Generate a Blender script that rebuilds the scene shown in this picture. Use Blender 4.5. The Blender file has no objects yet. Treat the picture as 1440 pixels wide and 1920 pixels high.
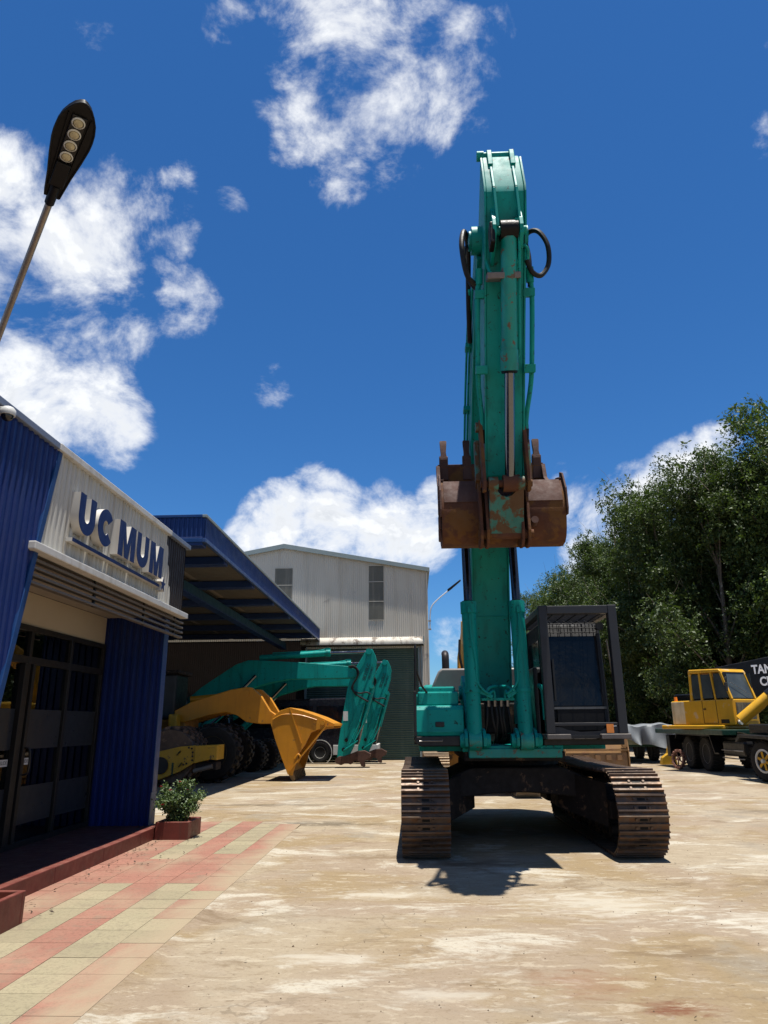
import bpy, bmesh, math, random
from math import pi, sin, cos, radians, sqrt, atan2
from mathutils import Vector, Matrix, Euler

SC = bpy.context.scene
COL = SC.collection
random.seed(7)

# ------------------------------------------------------------------ camera
F_PX, W_PX, H_PX = 1331.0, 1440.0, 1920.0
PITCH, YAW, ROLL, CAM_H = radians(16.65), radians(2.27), radians(-0.5), 1.56
CAM_R = Matrix.Rotation(YAW, 3, 'Z') @ Matrix.Rotation(pi / 2 + PITCH, 3, 'X') @ Matrix.Rotation(ROLL, 3, 'Z')
cam_data = bpy.data.cameras.new('camera')
cam = bpy.data.objects.new('camera', cam_data)
COL.objects.link(cam)
cam.matrix_world = Matrix.Translation((0, 0, CAM_H)) @ CAM_R.to_4x4()
cam_data.sensor_fit = 'VERTICAL'
cam_data.sensor_height = 36.0
cam_data.lens = F_PX / H_PX * 36.0
cam_data.clip_start = 0.05
cam_data.clip_end = 3000
SC.camera = cam


def sky_dir(x, y):
    return (CAM_R @ Vector(((x - 720) / F_PX, -(y - 960) / F_PX, -1.0))).normalized()


# ------------------------------------------------------------------ light and sky
SUN_TO = Vector((0.08, -0.088, 1.0)).normalized()
sun_data = bpy.data.lights.new('sun', 'SUN')
sun_data.energy = 5.0
sun_data.angle = radians(0.53)
sun_data.color = (1.0, 0.955, 0.88)
sun = bpy.data.objects.new('sun', sun_data)
COL.objects.link(sun)
sun.rotation_euler = (-SUN_TO).to_track_quat('-Z', 'Y').to_euler()
sun.location = (0, 0, 40)

vs = SC.view_settings
vs.view_transform = 'Standard'
vs.look = 'None'
vs.gamma = 1.0
vs.exposure = 0.8
vs.use_curve_mapping = False
SC.cycles.use_denoising = True
SC.cycles.max_bounces = 5
SC.cycles.diffuse_bounces = 2
SC.cycles.glossy_bounces = 2
SC.cycles.transmission_bounces = 4
SC.cycles.transparent_max_bounces = 6
SC.cycles.caustics_reflective = False
SC.cycles.caustics_refractive = False


class NT:
    def __init__(s, tree):
        s.t = tree

    def n(s, typ, **kw):
        nd = s.t.nodes.new(typ)
        for k, v in kw.items():
            if k.startswith('i_'):
                key = k[2:]
                key = int(key) if key.isdigit() else key.replace('_', ' ')
                nd.inputs[key].default_value = v
            else:
                setattr(nd, k, v)
        return nd

    def l(s, a, b):
        s.t.links.new(a, b)

    def math(s, op, a, b=None, clamp=False):
        nd = s.t.nodes.new('ShaderNodeMath')
        nd.operation = op
        nd.use_clamp = clamp
        for i, v in enumerate((a, b)):
            if v is None:
                continue
            if isinstance(v, (int, float)):
                nd.inputs[i].default_value = v
            else:
                s.l(v, nd.inputs[i])
        return nd.outputs[0]

    def maprange(s, v, a, b, c=0.0, d=1.0, smooth=False):
        nd = s.t.nodes.new('ShaderNodeMapRange')
        nd.interpolation_type = 'SMOOTHSTEP' if smooth else 'LINEAR'
        s.l(v, nd.inputs[0])
        for i, x in enumerate((a, b, c, d)):
            nd.inputs[i + 1].default_value = x
        return nd.outputs[0]

    def mix(s, fac, a, b, mode='MIX'):
        nd = s.t.nodes.new('ShaderNodeMix')
        nd.data_type = 'RGBA'
        nd.blend_type = mode
        for sock, v in ((nd.inputs[0], fac), (nd.inputs[6], a), (nd.inputs[7], b)):
            if isinstance(v, (int, float)):
                sock.default_value = v
            elif isinstance(v, (tuple, list)):
                sock.default_value = (v[0], v[1], v[2], 1.0)
            else:
                s.l(v, sock)
        return nd.outputs[2]

    def noise(s, vec, scale, detail=5.0, rough=0.55, dist=0.0):
        nd = s.n('ShaderNodeTexNoise')
        nd.inputs['Scale'].default_value = scale
        nd.inputs['Detail'].default_value = detail
        nd.inputs['Roughness'].default_value = rough
        nd.inputs['Distortion'].default_value = dist
        if vec is not None:
            s.l(vec, nd.inputs['Vector'])
        return nd.outputs[0]

    def mapping(s, vec, scale=(1, 1, 1), loc=(0, 0, 0), rot=(0, 0, 0)):
        nd = s.n('ShaderNodeMapping')
        nd.inputs['Scale'].default_value = scale
        nd.inputs['Location'].default_value = loc
        nd.inputs['Rotation'].default_value = rot
        s.l(vec, nd.inputs['Vector'])
        return nd.outputs[0]


def make_world():
    w = bpy.data.worlds.new('World')
    SC.world = w
    w.use_nodes = True
    w.cycles.sampling_method = 'MANUAL'
    w.cycles.sample_map_resolution = 256
    t = NT(w.node_tree)
    w.node_tree.nodes.clear()
    out = t.n('ShaderNodeOutputWorld')
    bg = t.n('ShaderNodeBackground')
    STR = 0.05
    bg.inputs['Strength'].default_value = STR
    sky = t.n('ShaderNodeTexSky')
    sky.sky_type = 'NISHITA'
    sky.sun_disc = False
    sky.sun_elevation = math.asin(SUN_TO.z)
    sky.sun_rotation = atan2(SUN_TO.x, SUN_TO.y)
    sky.air_density = 1.0
    sky.dust_density = 0.15
    sky.ozone_density = 1.5
    tint = t.mix(1.0, sky.outputs[0], (0.62, 0.97, 1.38), 'MULTIPLY')
    hsv = t.n('ShaderNodeHueSaturation')
    hsv.inputs['Hue'].default_value = 0.5
    hsv.inputs['Saturation'].default_value = 1.08
    hsv.inputs['Value'].default_value = 1.0
    t.l(tint, hsv.inputs['Color'])
    tc = t.n('ShaderNodeTexCoord')
    d = tc.outputs['Generated']
    # (x, y, radius, weight) of the clouds as bearings from the yard
    blobs = [(640, 30, 150, .95), (440, 50, 75, .72), (560, 170, 95, .88), (700, 120, 150, .9), (860, 130, 105, .92), (930, 60, 60, .7),
             (545, 265, 50, .8), (640, 350, 60, .85), (745, 355, 60, .78), (610, 240, 90, .74), (800, 200, 90, .76), (740, 20, 120, .9),
             (30, 440, 160, .98), (190, 440, 125, .95), (310, 420, 70, .85), (60, 600, 190, 1.0), (340, 570, 75, .8), (335, 345, 42, .75),
             (120, 690, 120, 1.0), (60, 780, 110, 1.0), (190, 800, 80, .98), (430, 370, 40, .52), (380, 655, 30, .55), (-90, 500, 190, 1),
             (510, 722, 44, .8), (165, 50, 60, .62), (170, 600, 120, .95),
             (530, 985, 72, 1.25), (620, 992, 84, 1.3), (710, 1005, 82, 1.25), (472, 1005, 44, 1.15), (600, 1050, 130, 1.2), (785, 1012, 60, 1.12),
             (825, 945, 48, .95), (1130, 970, 75, 1.1), (1210, 930, 62, 1.2), (1290, 900, 75, 1.2), (1050, 890, 34, .6), (1085, 1040, 48, .8),
             (850, 1195, 46, .9), (1435, 255, 50, .85), (1340, 830, 45, 1.0), (1360, 1000, 130, 1.1), (1445, 75, 28, .6)]
    sep = t.n('ShaderNodeSeparateXYZ')
    t.l(d, sep.inputs[0])
    rep = []
    for i in range(3):
        cmb = t.n('ShaderNodeCombineXYZ')
        for j in range(3):
            t.l(sep.outputs[i], cmb.inputs[j])
        rep.append(cmb.outputs[0])
    while len(blobs) % 3:
        blobs.append(blobs[-1])
    acc = None
    for q in range(0, len(blobs), 3):
        cs, kk, bb = [], [], []
        for (x, y, r, wt) in blobs[q:q + 3]:
            c = sky_dir(x, y)
            a = r / 1331.0 * cos(math.atan(math.hypot(x - 720, y - 960) / 1331.0))
            c0, c1 = cos(a * 1.75), cos(a * 0.35)
            cs.append(c)
            kk.append(wt / (c1 - c0))
            bb.append(-c0 * wt / (c1 - c0))
        prev = None
        for i in range(3):
            vm = t.n('ShaderNodeVectorMath', operation='MULTIPLY' if prev is None else 'MULTIPLY_ADD')
            t.l(rep[i], vm.inputs[0])
            vm.inputs[1].default_value = [c[i] * k_ for c, k_ in zip(cs, kk)]
            if prev is not None:
                t.l(prev, vm.inputs[2])
            prev = vm.outputs[0]
        vm = t.n('ShaderNodeVectorMath', operation='ADD')
        t.l(prev, vm.inputs[0])
        vm.inputs[1].default_value = bb
        prev = vm.outputs[0]
        # no cone may count for more than its own weight
        vm = t.n('ShaderNodeVectorMath', operation='MINIMUM')
        t.l(prev, vm.inputs[0])
        vm.inputs[1].default_value = [bl[3] for bl in blobs[q:q + 3]]
        prev = vm.outputs[0]
        if acc is None:
            acc = prev
        else:
            vm = t.n('ShaderNodeVectorMath', operation='MAXIMUM')
            t.l(acc, vm.inputs[0])
            t.l(prev, vm.inputs[1])
            acc = vm.outputs[0]
    sp3 = t.n('ShaderNodeSeparateXYZ')
    t.l(acc, sp3.inputs[0])
    cover = t.math('MAXIMUM', t.math('MAXIMUM', sp3.outputs[0], sp3.outputs[1]), t.math('MAXIMUM', sp3.outputs[2], 0.0))
    # the rest of the sky carries the same kind of scattered cloud
    axis = sky_dir(720, 800)
    dp = t.n('ShaderNodeVectorMath', operation='DOT_PRODUCT')
    t.l(d, dp.inputs[0])
    dp.inputs[1].default_value = axis
    outside = t.maprange(dp.outputs['Value'], cos(0.98), cos(0.80), 1, 0, True)
    gen = t.maprange(t.noise(d, 2.2, 3, .5), .47, .62, 0, 1, True)
    cover = t.math('MAXIMUM', cover, t.math('MULTIPLY', gen, outside))
    # billows and wisps
    dv = t.mapping(d, (1, 1, 1.25), (.31, .12, .4))
    n1 = t.noise(dv, 8.5, 10, .64, .25)
    dup = t.mapping(d, (1, 1, 1.25), (.31, .12, .4 + .028))
    n2 = t.noise(dup, 8.5, 4, .60, .12)
    cov = t.maprange(cover, 0.0, 1.0, 0, 1, True)
    over = t.maprange(cover, 1.0, 1.3, 0, .16)
    v = t.math('ADD', t.math('ADD', n1, over), t.math('MULTIPLY', t.math('SUBTRACT', cov, 1.0), .47))
    alpha = t.maprange(v, .345, .63, 0, 1, True)
    lit = t.maprange(t.math('SUBTRACT', n1, n2), -.12, .08, 0, 1, True)
    thick = t.maprange(v, .50, .80, 0, .9, True)
    k = 1.0 / STR
    white = (0.60 * k, 0.61 * k, 0.62 * k)
    grey = (0.33 * k, 0.355 * k, 0.39 * k)
    shade = t.math('MAXIMUM', lit, t.math('SUBTRACT', 1.0, thick))
    ccol = t.mix(shade, grey, white)
    thin = t.math('MULTIPLY', alpha, .95)
    col = t.mix(thin, hsv.outputs[0], ccol)
    t.l(col, bg.inputs['Color'])
    t.l(bg.outputs[0], out.inputs['Surface'])


make_world()

# ------------------------------------------------------------------ mesh helper
ORG = {}


class MB:
    def __init__(s):
        s.v = []
        s.f = []

    def add(s, vs_, fs):
        o = len(s.v)
        s.v += [Vector(p) for p in vs_]
        s.f += [tuple(i + o for i in f) for f in fs]
        return s

    def box(s, x0, x1, y0, y1, z0, z1):
        return s.add([(x0, y0, z0), (x1, y0, z0), (x1, y1, z0), (x0, y1, z0), (x0, y0, z1), (x1, y0, z1), (x1, y1, z1), (x0, y1, z1)],
                     [(3, 2, 1, 0), (4, 5, 6, 7), (0, 1, 5, 4), (1, 2, 6, 5), (2, 3, 7, 6), (3, 0, 4, 7)])

    def bar(s, p0, p1, w, h=None, up=(0, 0, 1)):
        h = w if h is None else h
        p0, p1, up = Vector(p0), Vector(p1), Vector(up)
        d = (p1 - p0).normalized()
        if abs(d.dot(up.normalized())) > .98:
            up = Vector((0, 1, 0)) if abs(d.y) < .9 else Vector((1, 0, 0))
        a = d.cross(up).normalized() * (w / 2)
        b = a.cross(d).normalized() * (h / 2)
        q = []
        for p in (p0, p1):
            q += [p - a - b, p + a - b, p + a + b, p - a + b]
        return s.add(q, [(3, 2, 1, 0), (4, 5, 6, 7), (0, 1, 5, 4), (1, 2, 6, 5), (2, 3, 7, 6), (3, 0, 4, 7)])

    def prism(s, pts, axis, a0, a1, scale1=None):
        n = len(pts)
        cx = sum(p[0] for p in pts) / n
        cy = sum(p[1] for p in pts) / n
        vs_ = []
        for k, a in enumerate((a0, a1)):
            for (u, w) in pts:
                if k == 1 and scale1:
                    u, w = cx + (u - cx) * scale1, cy + (w - cy) * scale1
                vs_.append({'x': (a, u, w), 'y': (u, a, w), 'z': (u, w, a)}[axis])
        fs = [tuple(range(n - 1, -1, -1)), tuple(range(n, 2 * n))]
        for i in range(n):
            j = (i + 1) % n
            fs.append((i, j, n + j, n + i))
        return s.add(vs_, fs)

    def cyl(s, p0, p1, r0, r1=None, n=16, caps=True):
        r1 = r0 if r1 is None else r1
        p0, p1 = Vector(p0), Vector(p1)
        d = (p1 - p0).normalized()
        a = d.orthogonal().normalized()
        b = d.cross(a)
        vs_ = []
        for p, r in ((p0, r0), (p1, r1)):
            for i in range(n):
                t = 2 * pi * i / n
                vs_.append(p + (a * cos(t) + b * sin(t)) * r)
        fs = [(i, (i + 1) % n, n + (i + 1) % n, n + i) for i in range(n)]
        if caps:
            fs += [tuple(range(n - 1, -1, -1)), tuple(range(n, 2 * n))]
        return s.add(vs_, fs)

    def tube(s, pts, r, n=8, taper=None):
        pts = [Vector(p) for p in pts]
        rings = []
        a = None
        for i, p in enumerate(pts):
            d = (pts[min(i + 1, len(pts) - 1)] - pts[max(i - 1, 0)]).normalized()
            if a is None:
                a = d.orthogonal().normalized()
            a = (a - d * a.dot(d))
            a = a.normalized() if a.length > 1e-6 else d.orthogonal().normalized()
            b = d.cross(a)
            rr = r if taper is None else r + (taper - r) * i / (len(pts) - 1)
            rings.append([p + (a * cos(2 * pi * k / n) + b * sin(2 * pi * k / n)) * rr for k in range(n)])
        vs_ = [q for rg in rings for q in rg]
        fs = []
        for i in range(len(rings) - 1):
            for k in range(n):
                fs.append((i * n + k, i * n + (k + 1) % n, (i + 1) * n + (k + 1) % n, (i + 1) * n + k))
        fs += [tuple(range(n - 1, -1, -1)), tuple(range((len(rings) - 1) * n, len(rings) * n))]
        return s.add(vs_, fs)

    def lathe(s, c, axis, prof, n=24):
        """prof: (radius, offset along axis) closed or open profile"""
        c = Vector(c)
        ax = Vector(axis).normalized()
        a = ax.orthogonal().normalized()
        b = ax.cross(a)
        vs_ = []
        for (r, h) in prof:
            for i in range(n):
                t = 2 * pi * i / n
                vs_.append(c + ax * h + (a * cos(t) + b * sin(t)) * r)
        m = len(prof)
        fs = []
        for j in range(m - 1):
            for i in range(n):
                fs.append((j * n + i, j * n + (i + 1) % n, (j + 1) * n + (i + 1) % n, (j + 1) * n + i))
        ring = abs(prof[0][0] - prof[-1][0]) < 1e-6 and abs(prof[0][1] - prof[-1][1]) < 1e-6
        if prof[0][0] > 1e-5 and not ring:
            fs.append(tuple(range(n - 1, -1, -1)))
        if prof[-1][0] > 1e-5 and not ring:
            fs.append(tuple(range((m - 1) * n, m * n)))
        return s.add(vs_, fs)

    def ball(s, c, r, nu=12, nv=8, sx=1, sy=1, sz=1):
        c = Vector(c)
        vs_ = []
        for j in range(nv + 1):
            ph = pi * j / nv
            for i in range(nu):
                th = 2 * pi * i / nu
                vs_.append(c + Vector((r * sx * sin(ph) * cos(th), r * sy * sin(ph) * sin(th), r * sz * cos(ph))))
        fs = [(j * nu + i, j * nu + (i + 1) % nu, (j + 1) * nu + (i + 1) % nu, (j + 1) * nu + i) for j in range(nv) for i in range(nu)]
        return s.add(vs_, fs)

    def xf(s, M):
        s.v = [M @ p for p in s.v]
        return s

    def build(s, name, mat, parent=None, smooth=32, bevel=0.0, kind=None, recalc=True, origin=None):
        me = bpy.data.meshes.new(name)
        o = Vector(origin) if origin is not None else (ORG.get(parent.name, Vector()) if parent else Vector())
        me.from_pydata([tuple(p - o) for p in s.v], [], s.f)
        if recalc:
            bm = bmesh.new()
            bm.from_mesh(me)
            bmesh.ops.recalc_face_normals(bm, faces=bm.faces)
            bm.to_mesh(me)
            bm.free()
        if smooth:
            me.shade_smooth()
            me.set_sharp_from_angle(angle=radians(smooth))
        me.materials.append(mat)
        ob = bpy.data.objects.new(name, me)
        COL.objects.link(ob)
        if parent:
            ob.parent = parent
            ORG[ob.name] = o
        elif origin is not None:
            ob.location = o
            ORG[ob.name] = o
        if kind:
            ob['kind'] = kind
        if bevel:
            bv = ob.modifiers.new('bevel', 'BEVEL')
            bv.width = bevel
            bv.segments = 2
            bv.limit_method = 'ANGLE'
            bv.angle_limit = radians(40)
            bv.harden_normals = False
        return ob


def tag(o, label, cat, group=None, kind=None):
    o['label'] = label
    o['category'] = cat
    if group:
        o['group'] = group
    if kind:
        o['kind'] = kind
    return o


def thing(name, label, cat, loc=(0, 0, 0), group=None):
    o = bpy.data.objects.new(name, None)
    COL.objects.link(o)
    o.location = loc
    o.empty_display_size = .2
    ORG[o.name] = Vector(loc)
    return tag(o, label, cat, group)


def copy_tree(o, parent=None):
    c = o.copy()
    COL.objects.link(c)
    if parent is not None:
        c.parent = parent
    for ch in list(o.children):
        copy_tree(ch, c)
    return c


def catmull(pts, k=6, closed=False):
    n = len(pts)
    out = []
    P = [Vector(p) for p in pts]
    rng = n if closed else n - 1
    for i in range(rng):
        g = lambda j: P[j % n] if closed else P[max(0, min(n - 1, j))]
        p0, p1, p2, p3 = g(i - 1), g(i), g(i + 1), g(i + 2)
        for q in range(k):
            t = q / k
            out.append(0.5 * ((2 * p1) + (p2 - p0) * t + (2 * p0 - 5 * p1 + 4 * p2 - p3) * t * t + (3 * p1 - p0 - 3 * p2 + p3) * t ** 3))
    if not closed:
        out.append(P[-1])
    return out


# ------------------------------------------------------------------ materials
MATS = {}


def mat(name, col, rough=.5, metal=0.0, var=.12, vscale=2.5, spot=None, streak=None, bump=0.0, bscale=30.0, rand=0.0, spec=.35, coat=0.0, dust=None):
    """procedural surface: base colour with blotches, optional chips (spot=(col,amount,scale)),
    optional runs down the face (streak=(col,amount,scale)), grain (bump)"""
    if name in MATS:
        return MATS[name]
    m = bpy.data.materials.new(name)
    m.use_nodes = True
    t = NT(m.node_tree)
    b = m.node_tree.nodes['Principled BSDF']
    tc = t.n('ShaderNodeTexCoord')
    geo = t.n('ShaderNodeNewGeometry')
    pos = tc.outputs['Object']
    n0 = t.noise(pos, vscale, 6, .6)
    lo = tuple(c * (1 - var) for c in col)
    hi = tuple(min(1, c * (1 + var)) for c in col)
    c = t.mix(t.maprange(n0, .3, .7), lo, hi)
    if rand:
        oi = t.n('ShaderNodeObjectInfo')
        f = t.maprange(oi.outputs['Random'], 0, 1, 1 - rand, 1 + rand)
        vm = t.n('ShaderNodeVectorMath', operation='SCALE')
        t.l(c, vm.inputs[0])
        t.l(f, vm.inputs['Scale'])
        c = vm.outputs[0]
    if streak:
        sc, amt, ss = streak
        sv = t.mapping(pos, (ss, ss, ss * .06))
        sn = t.noise(sv, 1.0, 5, .6)
        c = t.mix(t.math('MULTIPLY', t.maprange(sn, .48, .72, 0, 1, True), amt), c, sc)
    if spot:
        sc, amt, ss = spot
        sn = t.noise(pos, ss, 7, .65, .3)
        c = t.mix(t.maprange(sn, .66 - amt * .3, .72 - amt * .26, 0, 1, True), c, sc)
    if dust:
        dc, amt = dust
        # dust lies on what faces up
        up = t.n('ShaderNodeSeparateXYZ')
        t.l(geo.outputs['Normal'], up.inputs[0])
        fz = t.maprange(up.outputs[2], .2, 1, 0, amt)
        dn = t.maprange(t.noise(pos, 5, 5, .6), .35, .65)
        c = t.mix(t.math('MULTIPLY', fz, dn), c, dc)
    t.l(c, b.inputs['Base Color'])
    rn = t.maprange(t.noise(pos, vscale * 3, 5, .6), .3, .7, max(0.02, rough - .1), min(1, rough + .12))
    t.l(rn, b.inputs['Roughness'])
    b.inputs['Metallic'].default_value = metal
    b.inputs['Specular IOR Level'].default_value = spec
    if coat:
        b.inputs['Coat Weight'].default_value = coat
        b.inputs['Coat Roughness'].default_value = .15
    if bump:
        bn = t.n('ShaderNodeBump')
        bn.inputs['Strength'].default_value = bump
        bn.inputs['Distance'].default_value = .01
        t.l(t.noise(pos, bscale, 6, .6), bn.inputs['Height'])
        t.l(bn.outputs[0], b.inputs['Normal'])
    MATS[name] = m
    return m


RUST = (.16, .065, .03)
DIRT = (.20, .15, .10)
TEAL = mat('teal_paint', (.002, .225, .196), .46, 0, .10, 1.6, spot=((.010, .028, .025), .20, 15), streak=((.004, .085, .075), .55, 7), bump=.05, bscale=60, spec=.16)
TEAL_W = mat('teal_paint_worn', (.003, .215, .18), .42, 0, .14, 2.0, spot=((.10, .06, .035), .34, 11), streak=((.015, .07, .055), .45, 7), bump=.08)
TEAL_RUST = mat('teal_paint_rusted', (.035, .145, .115), .7, 0, .2, 5.0, spot=((.085, .042, .016), .78, 6), streak=((.12, .075, .04), .8, 9), bump=.25)
STEEL = mat('bare_steel', (.20, .19, .18), .38, .75, .25, 4, spot=(RUST, .3, 8), bump=.1)
CHROME = mat('chrome_rod', (.15, .155, .165), .12, 1.0, .05, 4)
CHROME_DK = mat('dark_chrome_rod', (.05, .05, .055), .18, 1.0, .1, 4)
GREASE = mat('black_grease', (.006, .006, .006), .45, 0, .3, 9, bump=.3, spec=.15)
BLACKP = mat('black_paint', (.007, .007, .008), .42, 0, .25, 4, dust=((.16, .13, .10), .5))
CAGEP = mat('charcoal_cage_paint', (.016, .017, .021), .48, 0, .12, 3, dust=((.22, .19, .16), .35), bump=.04)
RUBBER = mat('rubber', (.010, .0095, .009), .8, 0, .3, 6, dust=((.18, .15, .11), .5), bump=.25)
HOSE = mat('hydraulic_hose', (.008, .008, .008), .5, 0, .2, 20, bump=.1, spec=.25)
BUCKRUST = mat('bucket_rust', (.080, .030, .015), .85, 0, .30, 3, spot=((.115, .050, .013), .55, 3.2), streak=((.035, .018, .013), .5, 5), bump=.35, bscale=24)
BUCKEDGE = mat('bucket_edge', (.066, .031, .023), .78, 0, .25, 4, streak=((.10, .06, .05), .4, 5), bump=.25)
TRACK_STEEL = mat('track_steel', (.095, .062, .044), .52, .45, .3, 5, spot=((.13, .065, .032), .45, 6), rand=.25, bump=.25, dust=((.25, .20, .15), .7))
UNDER = mat('undercarriage', (.012, .009, .008), .75, .1, .35, 4, spot=((.10, .06, .035), .3, 5), bump=.4)
CABGLASS = mat('wavy_cab_glass', (.0025, .004, .007), .04, 0, .3, 1.2, spec=.22, bump=.35, bscale=2.2)
for _n in CABGLASS.node_tree.nodes:
    if _n.type == 'BUMP':
        _n.inputs['Distance'].default_value = .018
GLASS_DK = mat('tinted_glass', (.003, .005, .009), .05, 0, .3, 1.2, spec=.6)
HOODGREY = mat('grey_hood_paint', (.13, .12, .115), .42, 0, .12, 3, dust=((.35, .30, .25), .4))
BLUEWALL = mat('blue_cladding', (.004, .016, .105), .42, 0, .12, .9, streak=((.022, .040, .115), .45, 6), bump=.04)
BLUEEDGE = mat('blue_trim', (.008, .040, .14), .4, 0, .1, 2)
BLUESHED = mat('blue_shed_paint', (.004, .024, .115), .45, 0, .12, 1, streak=((.010, .048, .15), .4, 5))
BLUEBEAM = mat('blue_beam', (.005, .024, .10), .5, 0, .15, 2)
WHITECL = mat('white_cladding', (.46, .445, .40), .5, 0, .06, 1.2, streak=((.24, .195, .14), .65, 8), bump=.04)
WHITETR = mat('white_trim', (.50, .49, .46), .45, 0, .06, 2, streak=((.28, .24, .19), .45, 6))
BROWNCL = mat('brown_cladding', (.013, .0075, .0055), .5, 0, .15, 2, streak=((.024, .014, .010), .5, 8))
CREAM = mat('cream_render', (.40, .335, .25), .75, 0, .05, 1, bump=.05)
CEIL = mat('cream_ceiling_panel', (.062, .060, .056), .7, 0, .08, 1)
SLATM = mat('louvre_paint', (.10, .088, .08), .5, 0, .1, 3)
FRAMEM = mat('dark_window_frame', (.022, .020, .019), .4, .3, .1, 3)
GREYCL = mat('grey_cladding', (.47, .43, .36), .55, 0, .06, .5, streak=((.33, .27, .205), .5, 3), spot=((.31, .28, .24), .12, 1.2))
VENTM = mat('grey_vent_panel', (.115, .11, .09), .6, 0, .1, 1.5, streak=((.25, .22, .17), .5, 5))
TRIMGR = mat('grey_green_trim', (.20, .24, .235), .5, 0, .1, 2)
HOODWH = mat('stained_white_hood', (.44, .41, .35), .6, 0, .1, 1.5, spot=((.14, .11, .085), .45, 2.6), streak=((.2, .16, .12), .6, 4), bump=.2)
DOORGR = mat('green_roller_door', (.042, .076, .058), .5, 0, .12, 1.0, streak=((.10, .13, .10), .4, 4))
REDTILE_DK = mat('dark_red_porch', (.085, .021, .017), .55, 0, .25, 3, dust=((.13, .075, .055), .45), bump=.15)
CURBM = mat('red_curb', (.115, .026, .019), .5, 0, .22, 4, dust=((.22, .10, .072), .5), spot=((.10, .04, .03), .25, 6), bump=.12)
PLANTM = mat('red_planter', (.125, .027, .019), .5, 0, .2, 5, streak=((.09, .035, .025), .7, 9), dust=((.24, .12, .09), .35), bump=.12)
SOIL = mat('soil', (.12, .075, .04), .95, 0, .35, 12, bump=.8, bscale=40)
ORANGE = mat('orange_paint', (.46, .190, .009), .4, 0, .12, 2, streak=((.28, .10, .01), .35, 6), spot=((.20, .10, .03), .10, 8))
YELLOW = mat('yellow_paint', (.42, .235, .016), .45, 0, .15, 3, spot=((.07, .05, .03), .28, 6), streak=((.40, .22, .04), .4, 7))
YELLOW2 = mat('crane_yellow', (.52, .28, .014), .38, 0, .10, 3, spot=((.48, .33, .16), .22, 3), streak=((.42, .20, .03), .3, 7))
BLUEFACE = mat('sign_blue', (.006, .018, .085), .45, 0, .08, 3, spec=.25)
SIGNWH = mat('sign_white', (.52, .50, .455), .45, 0, .05, 3, streak=((.42, .36, .3), .35, 12))
PLASTICW = mat('white_plastic', (.50, .50, .47), .4, 0, .04, 4)
TANB = mat('tan_bucket_paint', (.26, .145, .058), .65, 0, .18, 3, spot=((.22, .11, .05), .35, 5), streak=((.26, .15, .08), .5, 7), bump=.15)
LAMPBK = mat('lamp_black', (.005, .005, .006), .5, 0, .15, 8, spec=.2)
LENS = mat('lamp_lens', (.40, .36, .24), .25, 0, .25, 40)
POLEM = mat('galvanised_pole', (.30, .27, .23), .45, .6, .12, 8)
TARP = mat('grey_tarpaulin', (.15, .16, .165), .48, 0, .1, 4, bump=.15)
DKGREEN = mat('dark_green_paint', (.006, .035, .022), .4, 0, .2, 3, dust=((.15, .13, .1), .4))
TRUCKBK = mat('carrier_black', (.003, .0035, .005), .35, 0, .3, 3, dust=((.05, .045, .035), .3), spec=.2)
RIMGREY = mat('grey_rim', (.20, .19, .18), .55, .2, .2, 6)
RIMWH = mat('white_rim', (.55, .54, .50), .5, 0, .1, 6)
SIGNTXT = mat('white_lettering', (.70, .70, .70), .5, 0, .12, 9)
ASPHK = mat('dark_interior', (.010, .012, .02), .8, 0, .2, 2)
DECAL = mat('dark_teal_decal', (.004, .06, .05), .4, 0, .1, 5)
BARK = mat('bark', (.12, .095, .07), .9, 0, .3, 6, spot=((.30, .27, .22), .3, 3), bump=.6, bscale=14)
TWIG = mat('bare_twig', (.20, .16, .11), .9, 0, .2, 6)
AMBER = mat('amber_lens', (.75, .20, .02), .3, 0, .1, 6)


def leaf_mat(name, c1, c2, c3):
    m = bpy.data.materials.new(name)
    m.use_nodes = True
    t = NT(m.node_tree)
    b = m.node_tree.nodes['Principled BSDF']
    out = m.node_tree.nodes['Material Output']
    geo = t.n('ShaderNodeNewGeometry')
    tc = t.n('ShaderNodeTexCoord')
    r = geo.outputs['Random Per Island']
    c = t.mix(r, c1, c2)
    nn = t.noise(tc.outputs['Object'], .55, 3, .5)
    c = t.mix(t.maprange(nn, .45, .7), c, c3)
    oi = t.n('ShaderNodeObjectInfo')
    vs2 = t.n('ShaderNodeVectorMath', operation='SCALE')
    t.l(c, vs2.inputs[0])
    t.l(t.maprange(oi.outputs['Random'], 0, 1, .82, 1.22), vs2.inputs['Scale'])
    c = vs2.outputs[0]
    t.l(c, b.inputs['Base Color'])
    b.inputs['Roughness'].default_value = .5
    b.inputs['Specular IOR Level'].default_value = .28
    tr = t.n('ShaderNodeBsdfTranslucent')
    vm = t.n('ShaderNodeVectorMath', operation='MULTIPLY')
    t.l(c, vm.inputs[0])
    vm.inputs[1].default_value = (1.3, 1.5, .6)
    t.l(vm.outputs[0], tr.inputs['Color'])
    mx = t.n('ShaderNodeMixShader')
    mx.inputs[0].default_value = .22
    t.l(b.outputs[0], mx.inputs[1])
    t.l(tr.outputs[0], mx.inputs[2])
    t.l(mx.outputs[0], out.inputs['Surface'])
    return m


LEAF = leaf_mat('tree_leaf', (.026, .048, .014), (.074, .104, .032), (.060, .090, .020))
LEAF_B = leaf_mat('rose_leaf', (.060, .105, .040), (.135, .180, .075), (.11, .155, .05))
PETAL = mat('rose_petal', (.30, .006, .030), .5, 0, .3, 20)


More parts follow.
